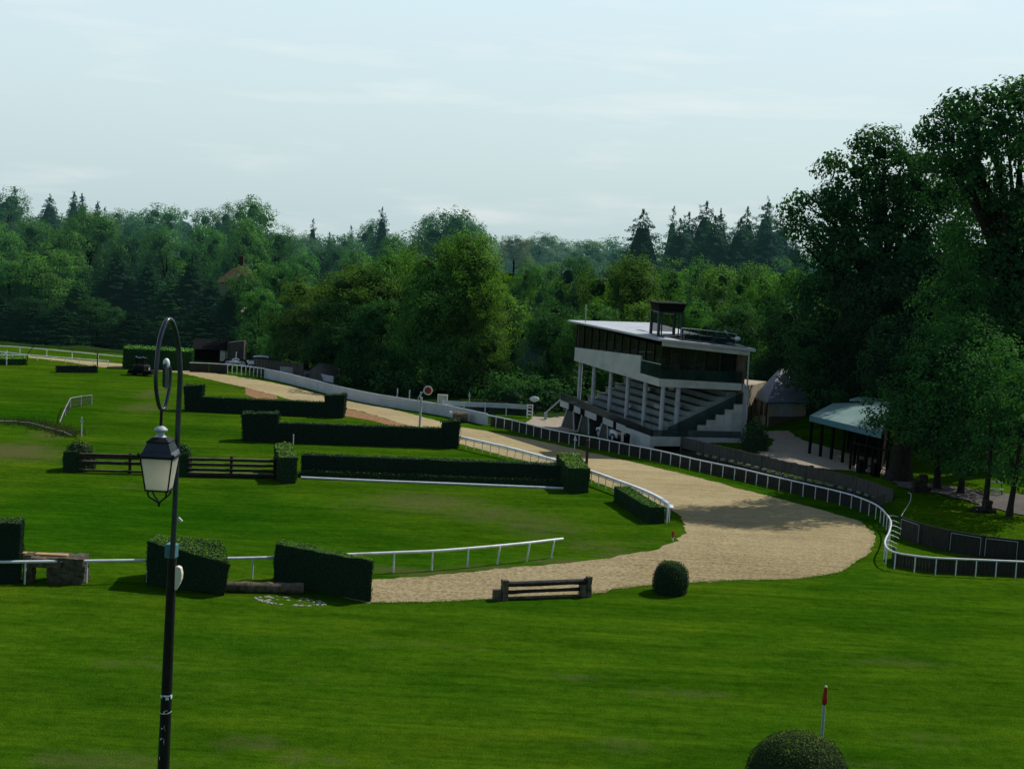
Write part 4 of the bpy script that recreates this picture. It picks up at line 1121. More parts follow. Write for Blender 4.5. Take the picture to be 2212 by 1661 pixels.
# tractor with mower
q = G(303, 811); t = thing('tractor', q, 'small dark tractor with two blue lamps pulling a wide mower', 'tractor')
x, y, z = q
MB().box((x + .05, y, z + .42), (2.3, .9, .22)).box((x + .05, y - .1, z + .26), (2.5, .7, .14)).build('mower_deck', M['dark'], t)
MB().box((x - .1, y + .5, z + .75), (1.15, 1.5, .5)).build('body', M['iron'], t, bevel=.08)
mb = MB()
for sx, sy in ((-.4, .1), (.4, .1), (-.4, .9), (.4, .9)): mb.box((x - .1 + sx, y + sy, z + 1.3), (.07, .07, .75))
mb.box((x - .1, y + .5, z + 1.68), (1.0, 1.0, .07)); cab = mb.build('cab', M['iron'], t)
MB().box((x - .1, y + .52, z + 1.3), (.74, .74, .66)).build('window', M['glass'], cab)
for s in (-.38, .28): MB().ball((x - .1 + s, y + .2, z + 1.77), .1, 10, 6).build('lamp', M['blue_lamp'], t)
def wheel(name, c, r, w_, parent, axis='x', rim=None):
    mb = MB(); n = 18; c = Vector(c)
    pr = [(r * .6, -w_ / 2), (r * .92, -w_ / 2), (r, -w_ * .3), (r, w_ * .3), (r * .92, w_ / 2), (r * .6, w_ / 2)]
    vs = []
    for rr, h_ in pr:
        for k in range(n):
            a = 6.2832 * k / n; u_, v_ = math.cos(a) * rr, math.sin(a) * rr
            vs.append(c + (Vector((h_, u_, v_)) if axis == 'x' else Vector((u_, h_, v_))))
    fs = [(i * n + k, i * n + (k + 1) % n, (i + 1) * n + (k + 1) % n, (i + 1) * n + k) for i in range(len(pr) - 1) for k in range(n)]
    mb.add(vs, fs, 0, True); o = mb.build(name, M['tyre'], parent)
    mb = MB(); f = [c + (Vector((s, math.cos(6.2832 * k / n) * r * .62, math.sin(6.2832 * k / n) * r * .62)) if axis == 'x' else Vector((math.cos(6.2832 * k / n) * r * .62, s, math.sin(6.2832 * k / n) * r * .62))) for s in (-w_ * .4, w_ * .4) for k in range(n)]
    mb.add(f, [tuple(range(n)), tuple(range(n, 2 * n))] + [(k, (k + 1) % n, n + (k + 1) % n, n + k) for k in range(n)]); mb.build('rim', rim or M['column'], o)
for s in (-.72, .52): wheel('wheel', (x + s, y + .9, z + .5), .5, .28, t)
for s in (-.6, .4): wheel('wheel', (x + s, y + .0, z + .3), .3, .2, t)

def car(label, c, rz, paint, L=4.1, group=None):
    """saloon-like car: body shell, glasshouse, wheels, lamps"""
    c = Vector(c); t = thing('parked_car', c, label, 'car', group)
    R = Matrix.Rotation(rz, 3, 'Z')
    def W(x, y, z): return c + R @ Vector((x, y, z))
    def loft(sec, m, name, par):
        mb = MB(); n = len(sec[0]); vs = [W(*p) for s in sec for p in s]
        fs = [(i * n + k, i * n + (k + 1) % n, (i + 1) * n + (k + 1) % n, (i + 1) * n + k) for i in range(len(sec) - 1) for k in range(n)]
        mb.add(vs, fs, 0, True); mb.add(vs[:n], [tuple(range(n))[::-1]]); mb.add(vs[-n:], [tuple(range(n))]); return mb.build(name, m, par)
    def sec(x, w_, z0, z1): return [(x, -w_ * .9, z0), (x, -w_, z0 + .15), (x, -w_, z1 - .12), (x, -w_ * .88, z1), (x, w_ * .88, z1), (x, w_, z1 - .12), (x, w_, z0 + .15), (x, w_ * .9, z0)]
    h = L / 2
    body = loft([sec(-h, .66, .35, .72), sec(-h + .12, .78, .25, .86), sec(-h * .6, .84, .22, .93), sec(0, .86, .22, .95), sec(h * .5, .84, .22, .90), sec(h - .15, .78, .25, .72), sec(h, .64, .35, .62)], paint, 'body', t)
    loft([[(x, -w_, z), (x, w_, z), (x, w_ * .9, z + d_), (x, -w_ * .9, z + d_)] for x, w_, z, d_ in ((-h + .35, .74, .88, .03), (-h + .95, .74, .90, .46), (-.1, .74, .92, .50), (h * .28, .73, .90, .44), (h * .62, .72, .86, .03))], M['glass'], 'window', t)
    loft([[(x, -w_, z), (x, w_, z), (x, w_ * .94, z + .05), (x, -w_ * .94, z + .05)] for x, w_, z in ((-h + .85, .62, 1.33), (-.3, .68, 1.40), (h * .3, .62, 1.32))], paint, 'roof', t)
    for sx in (-h * .62, h * .62):
        for sy in (-.80, .80):
            p = W(sx, sy, .31); o = MB()
            n = 18; ax = R @ Vector((0, 1, 0)); e1 = R @ Vector((1, 0, 0))
            vs = [p + ax * w_ + (e1 * math.cos(6.2832 * k / n) + UP * math.sin(6.2832 * k / n)) * r for r, w_ in ((.2, -.1), (.31, -.1), (.31, .1), (.2, .1)) for k in range(n)]
            o.add(vs, [(i * n + k, i * n + (k + 1) % n, (i + 1) * n + (k + 1) % n, (i + 1) * n + k) for i in range(3) for k in range(n)], 0, True)
            wo = o.build('wheel', M['tyre'], t)
            o = MB(); f = [p + ax * w_ + (e1 * math.cos(6.2832 * k / n) + UP * math.sin(6.2832 * k / n)) * .2 for w_ in (-.07, .07) for k in range(n)]
            o.add(f, [tuple(range(n)), tuple(range(n, 2 * n))]); o.build('rim', M['column'], wo)
    for sy in (-.55, .55): MB().box(W(h - .06, sy, .6), (.14, .26, .14), rz).build('headlight', M['flag_white'], t)
    return t
q = gz(P(1158, 880, 122)); t = thing('round_sign', q, 'small white rounded sign on a dark post beyond the paddock gate', 'sign')
MB().tube([q, q + UP * 1.5], .06, 8).build('post', M['iron'], t); MB().ball(q + Vector((-.18, 0, 1.35)), .42, 14, 8, sc=(1, .25, .62)).build('board', M['flag_white'], t)
a, b = gz(P(1180, 874, 119)), P(1212, 862, 119); o = MB().tube([a + UP * .6, b], .07, 8).box(a + UP * .3, (.25, .25, .6)).build('barrier_pole', M['column'], None, a); tag(o, 'pale slanting barrier pole left of the grandstand', 'barrier')
q = G(545, 806); car('white car half hidden behind the far end of the pale boarding', q + Vector((.4, 4, 0)), .1, M['car_white'], 3.8)

# farm things under the far trees
q = G(470, 802); q = gz(P(470, 790, q.y + 10)); t = thing('shed', q, 'dark shed with a lit window behind the dark boarding, under the trees', 'shed')
x, y, z = q
z -= 1.7; MB().box((x, y + 1.5, z + 1.5), (5.2, 3, 3.0)).build('wall', M['dark'], t)
mb = MB(); mb.add([(x - 2.9, y - .3, z + 2.95), (x + 2.9, y - .3, z + 2.95), (x + 2.9, y + 1.5, z + 4.0), (x - 2.9, y + 1.5, z + 4.0), (x - 2.9, y + 3.3, z + 2.95), (x + 2.9, y + 3.3, z + 2.95)], [(0, 1, 2, 3), (3, 2, 5, 4)]); mb.build('roof', M['dark'], t)
for zz in (2.05, 2.65):
    f = MB().box((x + .9, y - .02, z + zz), (1.3, .06, .62)).build('window', M['cream'], t)
    MB().box((x + .9, y - .06, z + zz), (.08, .04, .62)).build('mullion', M['dark'], f)
q = gz(P(508, 790, q.y - 2)); t = thing('gate_pillar', q, 'tall grey block standing right of the dark shed', 'pillar')
MB().prism8([q + Vector(v) for v in ((-.9, 0, 0), (.9, 0, 0), (.9, 1.6, 0), (-.9, 1.6, 0))], [q + Vector(v) for v in ((-.9, 0, 2.3), (.9, 0, 2.6), (.9, 1.6, 2.6), (-.9, 1.6, 2.3))]).build('block', M['board_light'], t)
q = gz(P(508, 798, G(508, 806).y + 2)); t = thing('cart', q, 'pale jumble of a two-wheeled cart behind the picket rail', 'cart')
for s in (-.75, .75): wheel('wheel', (q.x + s, q.y, q.z + .75), .55, .12, t, 'y', M['column'])
MB().tube([q + Vector((-.9, .1, .8)), q + Vector((0, .1, 1.35)), q + Vector((1.1, .1, .85)), q + Vector((1.7, .1, .8))], .05, 6).tube([q + Vector((0, .1, .9)), q + Vector((.05, .1, 2.0))], .04, 6).box(q + Vector((0, .1, .95)), (1.2, .7, .2)).build('frame', M['rail_white'], t)
o = panel_fence('wooden_fence', 'brown upright board fence under the trees behind the white boarding', None, 1.5, 2.5, M['board_light'], base=[gz(P(548, 800, 143)), gz(P(600, 812, 142)), gz(P(655, 820, 140))], slats=.3)
# sunlit sand heap and pale wall glimpsed under the chestnut trees
q = gz(P(702, 815, 141)); t = thing('sand_heap', q, 'tan sand heap seen between two trunks behind the white boarding', 'sand heap')
mb = MB(); vs = []; n = 20
for r_, z_ in ((2.2, -.05), (1.9, .55), (1.35, 1.15), (.7, 1.55), (.05, 1.65)):
    for k in range(n):
        a = 6.2832 * k / n; rr = r_ * (1 + .12 * math.sin(3 * a + z_)); vs.append(q + Vector((math.cos(a) * rr, math.sin(a) * rr * .8, z_)))
mb.add(vs, [(i * n + k, i * n + (k + 1) % n, (i + 1) * n + (k + 1) % n, (i + 1) * n + k) for i in range(4) for k in range(n)], 0, True); mb.build('heap', M['board_light'], t)
q = gz(P(630, 815, 141)); o = MB().box(q + UP * .5, (2.4, .3, 1.1), .1).build('block_wall', M['concrete'], None, q); tag(o, 'short grey block wall under the trees left of the sand heap', 'wall')
for u_, v_, h_, lb in ((908.5, 862, .9, 'thin white stake under the chestnut trees left of the signal post'), (884, 867, 1.0, 'second thin white stake farther left under the chestnut trees'), (858, 862, 1.1, 'thin white stake at the foot of the tallest chestnut')):
    p = gz(P(u_, v_, 127)); o = MB().tube([p, p + UP * h_], .05, 6).build('stake', M['flag_white'], None, p); tag(o, lb, 'stake')
# house among the trees
rp = [P(474, 612, 205), P(514, 604, 205), P(514, 574, 212), P(498, 577, 212)]
q = gz(P(494, 640, 172)); t = thing('house', q, 'brown-tiled house roof showing between the trees of the wood', 'house')
a, b = P(466, 616, 172), P(528, 606, 172)
a.z = b.z = (a.z + b.z) / 2; cL, cR = Vector((a.x, a.y + 8, a.z)), Vector((b.x, b.y + 8, b.z)); r1, r2 = Vector((a.x + 1.9, a.y + 4, a.z + 2.3)), Vector((b.x - .6, b.y + 4, a.z + 2.3))
mb = MB(); mb.add([a, b, cR, cL, r1, r2], [(0, 1, 5, 4), (1, 2, 5), (2, 3, 4, 5), (3, 0, 4)]); rf = mb.build('roof', M['tile'], t)
MB().box(r2 + Vector((-.6, 0, .3)), (.5, .6, 1.3)).build('chimney', M['tile'], rf)
mb = MB(); mb.prism8([Vector((p.x, p.y, q.z)) for p in (a + Vector((.4, .4, 0)), b + Vector((-.4, .4, 0)), cR + Vector((-.4, -.4, 0)), cL + Vector((.4, -.4, 0)))], [p for p in (a + Vector((.4, .4, -.1)), b + Vector((-.4, .4, -.1)), cR + Vector((-.4, -.4, -.1)), cL + Vector((.4, -.4, -.1)))]); mb.build('wall', M['tan_wall'], t)
# ------------------------------------------------------------------ street lamp in the foreground
LY = 18.0
def LP(u, v, dy=0.0): return P(u, v, LY + dy)
pb = P(353, 1661, LY); pt = P(385, 900, LY)
foot = gz(P(346, 1790, LY)); 
ax = (pt - pb)
def on_pole(v): return P(353 + (1661 - v) * (32 / 761), v, LY)
t = thing('street_lamp', foot, 'black street lamp with a square cream lantern hanging from a curled arm', 'street lamp')
m1 = on_pole(1206)
MB().tube([foot - UP * .1, foot + UP * .05, foot + UP * .3, foot + UP * .32], [.19, .19, .16, .085], 20).build('base', M['iron'], t)
MB().tube([foot + UP * .3, on_pole(1640), on_pole(1400), m1], [.082, .079, .068, .058], 20).build('pole', M['iron'], t)
arc_px = [(372, 1206), (378, 1090), (382, 980), (385.5, 892), (388.5, 830), (389, 797), (386.5, 760), (382, 728), (376.5, 707), (371, 694), (366, 690), (360.5, 693), (354.5, 704), (349, 720), (343.5, 742), (339.5, 774), (337, 805), (337, 835), (340, 860), (345, 880), (351, 885), (357, 878), (361.5, 858), (366, 836), (368, 815), (367, 798), (363, 788), (359.5, 787)]
def arc3(u, v):
    # the arm lies in one upright plane turned away from the viewer
    k = 385 - u
    return LP(u, v, -.0105 * max(-2, k))
pts = resample([arc3(*p) for p in arc_px], .05)
n = len(pts); MB().tube(pts, [.036 - .014 * max(0, (i / n - .45)) / .55 for i in range(n)], 12).build('arm', M['iron_blue'], t)
# scroll leaf in the curl
c = arc3(360, 812)
mb = MB(); d = (arc3(345, 800) - arc3(372, 800)).normalized()
prof = [(-.01, -.16), (.055, -.14), (.06, 0), (.06, .10), (.035, .17), (.0, .20)]
nn = d.cross(UP).normalized() * .02
left = [c + d * (p[0] + .01) + UP * p[1] for p in prof]; right = [c - d * .03 + UP * p[1] for p in prof]
vs = [p - nn for p in left + right[::-1]] + [p + nn for p in left + right[::-1]]; k = len(left) * 2
mb.add(vs, [tuple(range(k)), tuple(range(k, 2 * k))[::-1]] + [(i, i + k, (i + 1) % k + k, (i + 1) % k) for i in range(k)]); mb.build('scroll_leaf', M['iron_blue'], t)
MB().ball(arc3(359.5, 785), .045, 12, 8, sc=(1, 1, 1.5)).build('scroll_knob', M['rail_white'], t)
MB().tube([on_pole(1215), on_pole(1196)], [.062, .05], 18).build('collar', M['iron'], t)
# lantern hangs from the lowest point of the curl
ld = -.0105 * 36
a = arc3(349, 884); b = LP(347, 926, ld); b.x, b.y = (a.x + b.x) / 2, a.y
MB().tube([a, b + UP * .03], .02, 10).build('hanger', M['iron'], t)
LC = Vector((b.x, b.y, 0))
sc = (LY + ld) / F
def zz(v): return P(347, v, b.y).z
lan = thing('lantern', (LC.x, LC.y, zz(1000)), None, None); lan.parent = t
lan.location = Vector((LC.x, LC.y, zz(1000))) - foot; ORG[lan.name] = Vector((LC.x, LC.y, zz(1000)))
yaw = math.radians(0)
def frus(z0, r0, z1, r1, m, name, par, inset=0):
    mb = MB(); cs = [(-1, -1), (1, -1), (1, 1), (-1, 1)]; R = Matrix.Rotation(yaw, 3, 'Z')
    bo = [Vector((LC.x, LC.y, z0)) + R @ Vector((x * r0, y * r0, 0)) for x, y in cs]
    to = [Vector((LC.x, LC.y, z1)) + R @ Vector((x * r1, y * r1, 0)) for x, y in cs]
    mb.prism8(bo, to); return mb.build(name, m, par, bevel=.004)
c0 = Vector((LC.x, LC.y, 0))
mb = MB(); mb.lathe(c0, [(.012, zz(919)), (.055, zz(922)), (.085, zz(927)), (.088, zz(929.5)), (.058, zz(932)), (.047, zz(936)), (.05, zz(940)), (.085, zz(944)), (.11, zz(947))], 20); cap = mb.build('chimney', M['column'], lan)  # paler than the other iron: sun highlight on the cap put into colour
frus(zz(951), .145, zz(943), .085, M['iron'], 'cowl', lan)
frus(zz(953.5), .150, zz(950.5), .150, M['iron'], 'cowl_rim', lan)
frus(zz(972), .182, zz(953.6), .138, M['iron_blue'], 'roof', lan)
frus(zz(981), .222, zz(972.1), .184, M['iron_blue'], 'roof_skirt', lan)
frus(zz(986.5), .224, zz(981.1), .224, M['iron'], 'eave', lan)
R = Matrix.Rotation(yaw, 3, 'Z'); cs = [(-1, -1), (1, -1), (1, 1), (-1, 1)]
zt, zb, rt_, rb_ = zz(987), zz(1056.5), .198, .138
for k in range(4):
    (x0, y0), (x1, y1) = cs[k], cs[(k + 1) % 4]
    q = [c0 + UP * z + R @ Vector((x * r, y * r, 0)) for x, y, r, z in ((x0, y0, rb_, zb), (x1, y1, rb_, zb), (x1, y1, rt_, zt), (x0, y0, rt_, zt))]
    nrm = (q[1] - q[0]).cross(q[3] - q[0]).normalized() * .006
    MB().add(q, [(0, 1, 2, 3)]).build('pane', M['opal'], lan)
    e0 = c0 + UP * (zb - .01) + R @ Vector((x0 * (rb_ + .004), y0 * (rb_ + .004), 0)); e1 = c0 + UP * (zt + .005) + R @ Vector((x0 * (rt_ + .004), y0 * (rt_ + .004), 0))
    MB().tube([e0, e1], .0105, 8).build('corner_bar', M['iron'], lan)
    MB().tube([c0 + UP * (zb - .0) + R @ Vector((x0 * rb_, y0 * rb_, 0)), c0 + UP * zb + R @ Vector((x1 * rb_, y1 * rb_, 0))], .012, 8).build('bottom_bar', M['iron'], lan)
    f0 = c0 + UP * (zt + .02) + R @ Vector((x0 * .222, y0 * .222, 0)); MB().ball(f0 + UP * .03, .018, 10, 6, sc=(1, 1, 1.6)).build('corner_knob', M['iron'], lan)
    h0 = c0 + UP * (zb) + R @ Vector((x0 * rb_ * .85, y0 * rb_ * .85, 0)); h2 = c0 + UP * zz(1086); h1 = c0 + UP * (zz(1078)) + R @ Vector((x0 * .055, y0 * .055, 0))
    MB().tube(resample([h0, h0.lerp(h1, .55) + R @ Vector((x0 * .03, y0 * .03, 0)), h1, h2], .04), .012, 8).build('stirrup', M['iron'], lan)
MB().lathe(c0, [(.004, zz(1095)), (.02, zz(1092)), (.013, zz(1089)), (.024, zz(1086)), (.018, zz(1083))], 12).build('finial', M['iron'], lan)
# fittings on the pole
q = on_pole(1187) + Vector((0, -.055, 0)); MB().box(q, (.145, .13, .19), -.2).build('junction_box', M['teal_metal'], t, bevel=.015)
q = on_pole(1245) + Vector((.10, -.01, 0))
mb = MB(); pr = [(-.055, -.19), (-.03, -.21), (.02, -.12), (.055, -.03), (.062, .06), (.04, .16), (-.01, .185), (-.055, .175)]
f = [q + Vector((x * .82, -.05, z * .85)) for x, z in pr]; bk = [q + Vector((x * .75, .06, z * .8)) for x, z in pr]; k = len(pr)
mb.add(f + bk, [tuple(range(k))[::-1], tuple(range(k, 2 * k))] + [(i, (i + 1) % k, (i + 1) % k + k, i + k) for i in range(k)]); mb.build('speaker', M['cream'], t, bevel=.02)
q = on_pole(1121) + Vector((.085, -.02, 0)); MB().box(q, (.075, .02, .035), 0, 0, Matrix.Rotation(.75, 3, 'Y')).build('clip', M['rail_white'], t, bevel=.006)
# torn paper bands and scraps still stuck to the pole
def scrap(v, w0, w1, h, ph, name='paper_scrap', jag=.35):
    c = on_pole(v); r = .0805 + (1661 - v) * -.0000467 + .0035; mb = MB(); n = 14; vs = []
    for i in range(n + 1):
        a_ = math.radians(w0 + (w1 - w0) * i / n) - math.pi / 2
        j0 = rnd.uniform(-jag, jag) * h; j1 = rnd.uniform(-jag, jag) * h; sl = ph * (i / n - .5)
        for zq in (-h / 2 + j0 + sl, h / 2 + j1 + sl): vs.append(Vector((c.x + math.cos(a_) * r, c.y + math.sin(a_) * r, c.z + zq)))
    mb.add(vs, [(2 * i, 2 * i + 2, 2 * i + 3, 2 * i + 1) for i in range(n)]); mb.build(name, M['flag_white'], t)
scrap(1499.5, -95, 95, .018, 0, 'paper_band'); scrap(1502, -80, -35, .034, 0); scrap(1505, 5, 38, .03, 0); scrap(1502.5, 60, 90, .045, 0)
scrap(1537.5, -75, 5, .010, .006, 'paper_band'); scrap(1536, 0, 85, .011, .018, 'paper_band'); scrap(1534, -10, 2, .03, 0); scrap(1530.5, 2, 30, .006, 0)
for v_, a0, a1, h_ in ((1569, -25, -12, .016), (1567, 0, 8, .008), (1563, 2, 8, .01), (1572, 10, 16, .008), (1592, -38, -18, .014), (1590, -20, -8, .01), (1597, 4, 9, .06), (1633, -35, -28, .03)): scrap(v_, a0, a1, h_, 0, jag=.5)
# ------------------------------------------------------------------ grandstand
YL, YC, YD = 115.0, 104.0, 105.0
Lp = P(1240, 800, YL); Cp = P(1425, 830, YC); Dp = P(1609, 840, YD)
L2, C2, D2 = (Vector((p.x, p.y)) for p in (Lp, Cp, Dp))
e1 = L2 - C2; e2 = D2 - C2; B2 = L2 + e2
def XY(a, b):
    """plan position: a along the front wing (0 bend .. 1 far end), b along the end face (0 bend .. 1 right corner)"""
    return C2 + e1 * a + e2 * b
def V3(a, b, z): p = XY(a, b); return Vector((p.x, p.y, z))
def zat(v, p, u): return P(u, v, p.y).z
def zl(v): return zat(v, L2, 1240)
def zc(v): return zat(v, C2, 1425)
def zd(v): return zat(v, D2, 1609)
st = thing('grandstand', (C2.x, C2.y, .5), 'white concrete grandstand with glazed upper floor, columns and stepped seating beside the track', 'grandstand')
nl = Vector((-e1.y, e1.x)).normalized()
if nl.dot(e2) > 0: nl = -nl
nr = Vector((e2.y, -e2.x)).normalized()
if nr.dot(e1) > 0: nr = -nr
def band(name, m, z0, z1, a0=0, a1=1, th=.25, off=0.0, wing='L', par=None):
    """wall strip along a wing; z0,z1 = (z at bend, z at far end)"""
    mb = MB(); n_ = nl if wing == 'L' else nr
    f = (lambda s: XY(s, 0)) if wing == 'L' else (lambda s: XY(0, s))
    p, q = f(a0) + n_ * off, f(a1) + n_ * off; pi, qi = p - n_ * th, q - n_ * th
    def z(zz_, s): return zz_[0] + (zz_[1] - zz_[0]) * s
    bo = [Vector((*p, z(z0, a0))), Vector((*q, z(z0, a1))), Vector((*qi, z(z0, a1))), Vector((*pi, z(z0, a0)))]
    to = [Vector((*p, z(z1, a0))), Vector((*q, z(z1, a1))), Vector((*qi, z(z1, a1))), Vector((*pi, z(z1, a0)))]
    mb.prism8(bo, to); return mb.build(name, m, par or st)
zb_bot = (zc(835), zl(779)); zb_top = (zc(818), zl(750.5)); zr_bot = (zc(746), zl(698)); zr_top = (zc(738), zl(693))
rd_bot, rd_top = zd(770), zd(755); bd_bot, bd_top = zd(844), zd(829)
# roof slab with overhang
def roofpt(a, b, z): p = XY(a, b); return Vector((p.x, p.y, z))
zBk = zr_top[1] + .1
top = [roofpt(-.03, -.06, zr_top[0] + .25), roofpt(1.05, -.07, zr_top[1]), roofpt(1.05, 1.04, zBk), roofpt(-.03, 1.06, rd_top + .1)]
bot = [roofpt(-.03, -.06, zr_top[0] + .07), roofpt(1.05, -.07, zr_top[1] - .12), roofpt(1.05, 1.04, zBk - .2), roofpt(-.03, 1.06, rd_top - .12)]
rf = MB().prism8(bot, top).build('roof', M['roof_pale'], st)
# cornice on the end wing
band('cornice', M['concrete_white'], (zr_top[0] - .30, rd_top - .44), (zr_top[0] + .06, rd_top - .13), 0, 1.02, .2, .12, 'R')
# ceiling and floor slabs of the glazed storey
sl = [V3(0, 0, zb_top[0] - .12), V3(1, 0, zb_top[1] - .12), V3(1, 1, zb_top[1] - .12), V3(0, 1, bd_top - .12)]
MB().prism8([p - UP * .3 for p in sl], sl).build('floor_slab', M['concrete'], st)
# front beam of the far wing: tall up to the balcony, then shallower
s0 = .215
zt_s0 = zb_top[0] + (zb_top[1] - zb_top[0]) * s0
band('front_beam', M['concrete_white'], zb_bot, (zc(772) - .05, zl(750.5)), s0, 1.0, .3, .04)
band('front_beam', M['concrete_white'], zb_bot, (zc(818), zb_bot[1] + (zc(818) - zb_bot[0])), 0, s0 - .002, .3, .04)
band('end_beam', M['concrete_white'], (zb_bot[0], bd_bot), (zc(818), bd_top), .0, 1.0, .3, .045, 'R')
# balcony glass
bal_t = (zc(800), zc(800) + (zl(770) - zc(800)) * 1)
band('balcony_glass', M['glass_green'], (zc(817.5), zc(817.5) + .35), (zc(788), zc(788) + .2), .0, s0 - .004, .04, .02)
band('balcony_glass', M['glass_green'], (zc(817.5), bd_top + .005), (zc(797), zd(803)), .0, .98, .04, .02, 'R')
band('balcony_rail', M['column'], (zc(788) + .01, zc(788) + .21), (zc(788) + .07, zc(788) + .27), .0, s0, .06, .03)
# windows of the far wing
N = 11; za = lambda s: (zb_top[0] + (zb_top[1] - zb_top[0]) * s if s > s0 else zc(818) + .02 + s * .3)
def zr(s): return zr_bot[0] + (zr_bot[1] - zr_bot[0]) * s - .06
inset = -.12
for i in range(N):
    a0, a1 = i / N, (i + 1) / N
    p, q = XY(a0 + .006, 0) + nl * inset, XY(a1 - .006, 0) + nl * inset
    mb = MB(); mb.wall(Vector((*q, za(a1 - .006) - .03)), Vector((*p, za(a0 + .006) - .03)), Vector((*q, zr(a1))), Vector((*p, zr(a0))), .04); mb.build('window', M['glass'], st)
    p = XY(a1, 0) + nl * (inset + .03); MB().box((p.x, p.y, (za(a1) + zr(a1)) / 2), (.09, .12, zr(a1) - za(a1)), math.atan2(e1.y, e1.x)).build('mullion', M['iron'], st)
# a transom along the lower third, and the room behind with pale tables
# windows of the end wing
N2 = 7
def zr2(b): return zr_top[0] - .36 + (rd_top - .5 - zr_top[0] + .36) * b
def za2(b): return zc(818) + (bd_top - zc(818)) * b
inset2 = -.75
for i in range(N2):
    b0, b1 = i / N2, (i + 1) / N2
    p, q = XY(0, b0 + .008) + nr * inset2, XY(0, b1 - .008) + nr * inset2
    MB().wall(Vector((*p, za2(b0) - .1)), Vector((*q, za2(b1) - .1)), Vector((*p, zr2(b0))), Vector((*q, zr2(b1))), .04).build('window', M['glass'], st)
    p = XY(0, b0) + nr * (inset2 + .04); MB().box((p.x, p.y, (za2(b0) + zr2(b0)) / 2), (.08 if i % 2 else .16, .1, zr2(b0) - za2(b0) + .1), math.atan2(e2.y, e2.x)).build('mullion', M['green_metal'] if i % 2 else M['iron'], st)
for a_, b_ in ((.12, .2), (.3, .22), (.45, .2), (.6, .22), (.75, .2), (.88, .22), (.2, .6), (.5, .6)):
    q = V3(a_, b_, 0); zf = zb_top[0] + (zb_top[1] - zb_top[0]) * a_ - .1
    MB().box((q.x, q.y, zf + .78), (.95, .95, .05), .4).box((q.x, q.y, zf + .38), (.12, .12, .76)).box((q.x + .7, q.y, zf + .55), (.4, .4, .9), .2).build('table', M['flag_white'], st)
# solid walls at the back of the glazed storey
MB().wall(V3(0, .99, bd_bot), V3(.99, .99, zb_bot[1]), V3(0, .99, rd_top - .4), V3(.99, .99, zBk - .25), .2).build('back_wall', M['brown_wall'], st)
MB().wall(V3(.985, 0.01, zb_top[1] - .1), V3(.985, .97, zb_top[1] - .1), V3(.985, 0.01, zr_top[1] - .2), V3(.985, .97, zBk - .25), .1).build('end_wall', M['brown_wall'], st)
# columns
zg = (zc(938), zl(866))
for s in (0.0, .19, .385, .585, .79, .965):
    p = XY(s, 0) - nl * .35; z1 = zb_bot[0] + (zb_bot[1] - zb_bot[0]) * s; z0 = zg[0] + (zg[1] - zg[0]) * s - .3
    MB().tube([Vector((p.x, p.y, z0)), Vector((p.x, p.y, z1 + .02))], .165, 14).build('column', M['column'], st)
p = XY(0, .235) - nr * .35; MB().tube([Vector((p.x, p.y, zc(935))), Vector((p.x, p.y, zb_bot[0] + .02))], .19, 14).build('column', M['column'], st)
p = XY(0, 1.0) - nr * .25; MB().box((p.x, p.y, (.6 + bd_bot) / 2), (.62, .45, bd_bot - .6), math.atan2(e2.y, e2.x)).build('corner_pillar', M['concrete_white'], st)
# stepped seating: rows run with the far wing and climb away from it
NS = 8; z0 = 1.5; zend = zb_bot[0] - .25; rise = (zend - z0) / NS
rows = []
for i in range(NS):
    b0 = .06 + .88 * i / NS; b1 = .06 + .88 * (i + 1) / NS; zz_ = z0 + rise * (i + 1)
    mb = MB(); mb.prism8([V3(.03, b0, .6), V3(.97, b0, .6), V3(.97, b1, .6), V3(.03, b1, .6)], [V3(.03, b0, zz_), V3(.97, b0, zz_ + .35), V3(.97, b1, zz_ + .35), V3(.03, b1, zz_)])
    o = mb.build('seating_step', M['seat_pale'] if i < 5 else M['seat'], st)
    mb = MB(); mb.prism8([V3(.03, b0 - .022, zz_ + .005), V3(.97, b0 - .022, zz_ + .355), V3(.97, b0 + .03, zz_ + .355), V3(.03, b0 + .03, zz_ + .005)], [V3(.03, b0 - .022, zz_ + .075), V3(.97, b0 - .022, zz_ + .425), V3(.97, b0 + .03, zz_ + .425), V3(.03, b0 + .03, zz_ + .075)]); mb.build('bench_board', M['board'], st)
for a_, i_ in ((.30, 2), (.52, 1), (.62, 4), (.18, 3), (.45, 5)):
    b0 = .06 + .88 * i_ / NS; q = V3(a_, b0 + .035, z0 + rise * (i_ + 1) + .35 * a_ + .2)
    MB().box(q, (.75, .05, .3), math.atan2(e1.y, e1.x)).build('seat_panel', M['column'], st)
# stepped cheek wall on the end face
for i in range(6):
    b0 = .36 + .62 * i / 6 + .006; b1 = .36 + .62 * (i + 1) / 6 + .004; zz_ = 1.75 + i * .42
    mb = MB(); a, b = XY(0, b0) + nr * .12, XY(0, b1) + nr * .12
    mb.wall(Vector((*a, .6)), Vector((*b, .6)), Vector((*a, zz_)), Vector((*b, zz_)), .2); mb.build('cheek_wall', M['concrete_white'], st)
tri = [(.12, 1.9), (.98, 4.8), (.98, 3.85), (.875, 3.85), (.872, 3.43), (.772, 3.43), (.769, 3.01), (.669, 3.01), (.666, 2.59), (.566, 2.59), (.563, 2.17), (.463, 2.17), (.46, 1.75), (.12, 1.7)]
mb = MB(); f = [Vector((*(XY(0, b) + nr * .16), z)) for b, z in tri]; bk = [p - Vector((*nr, 0)) * .03 for p in f]; k = len(f)
mb.add(f + bk, [tuple(range(k)), tuple(range(k, 2 * k))[::-1]] + [(i, (i + 1) % k, (i + 1) % k + k, i + k) for i in range(k)]); mb.build('side_glass', M['glass_green'], st)
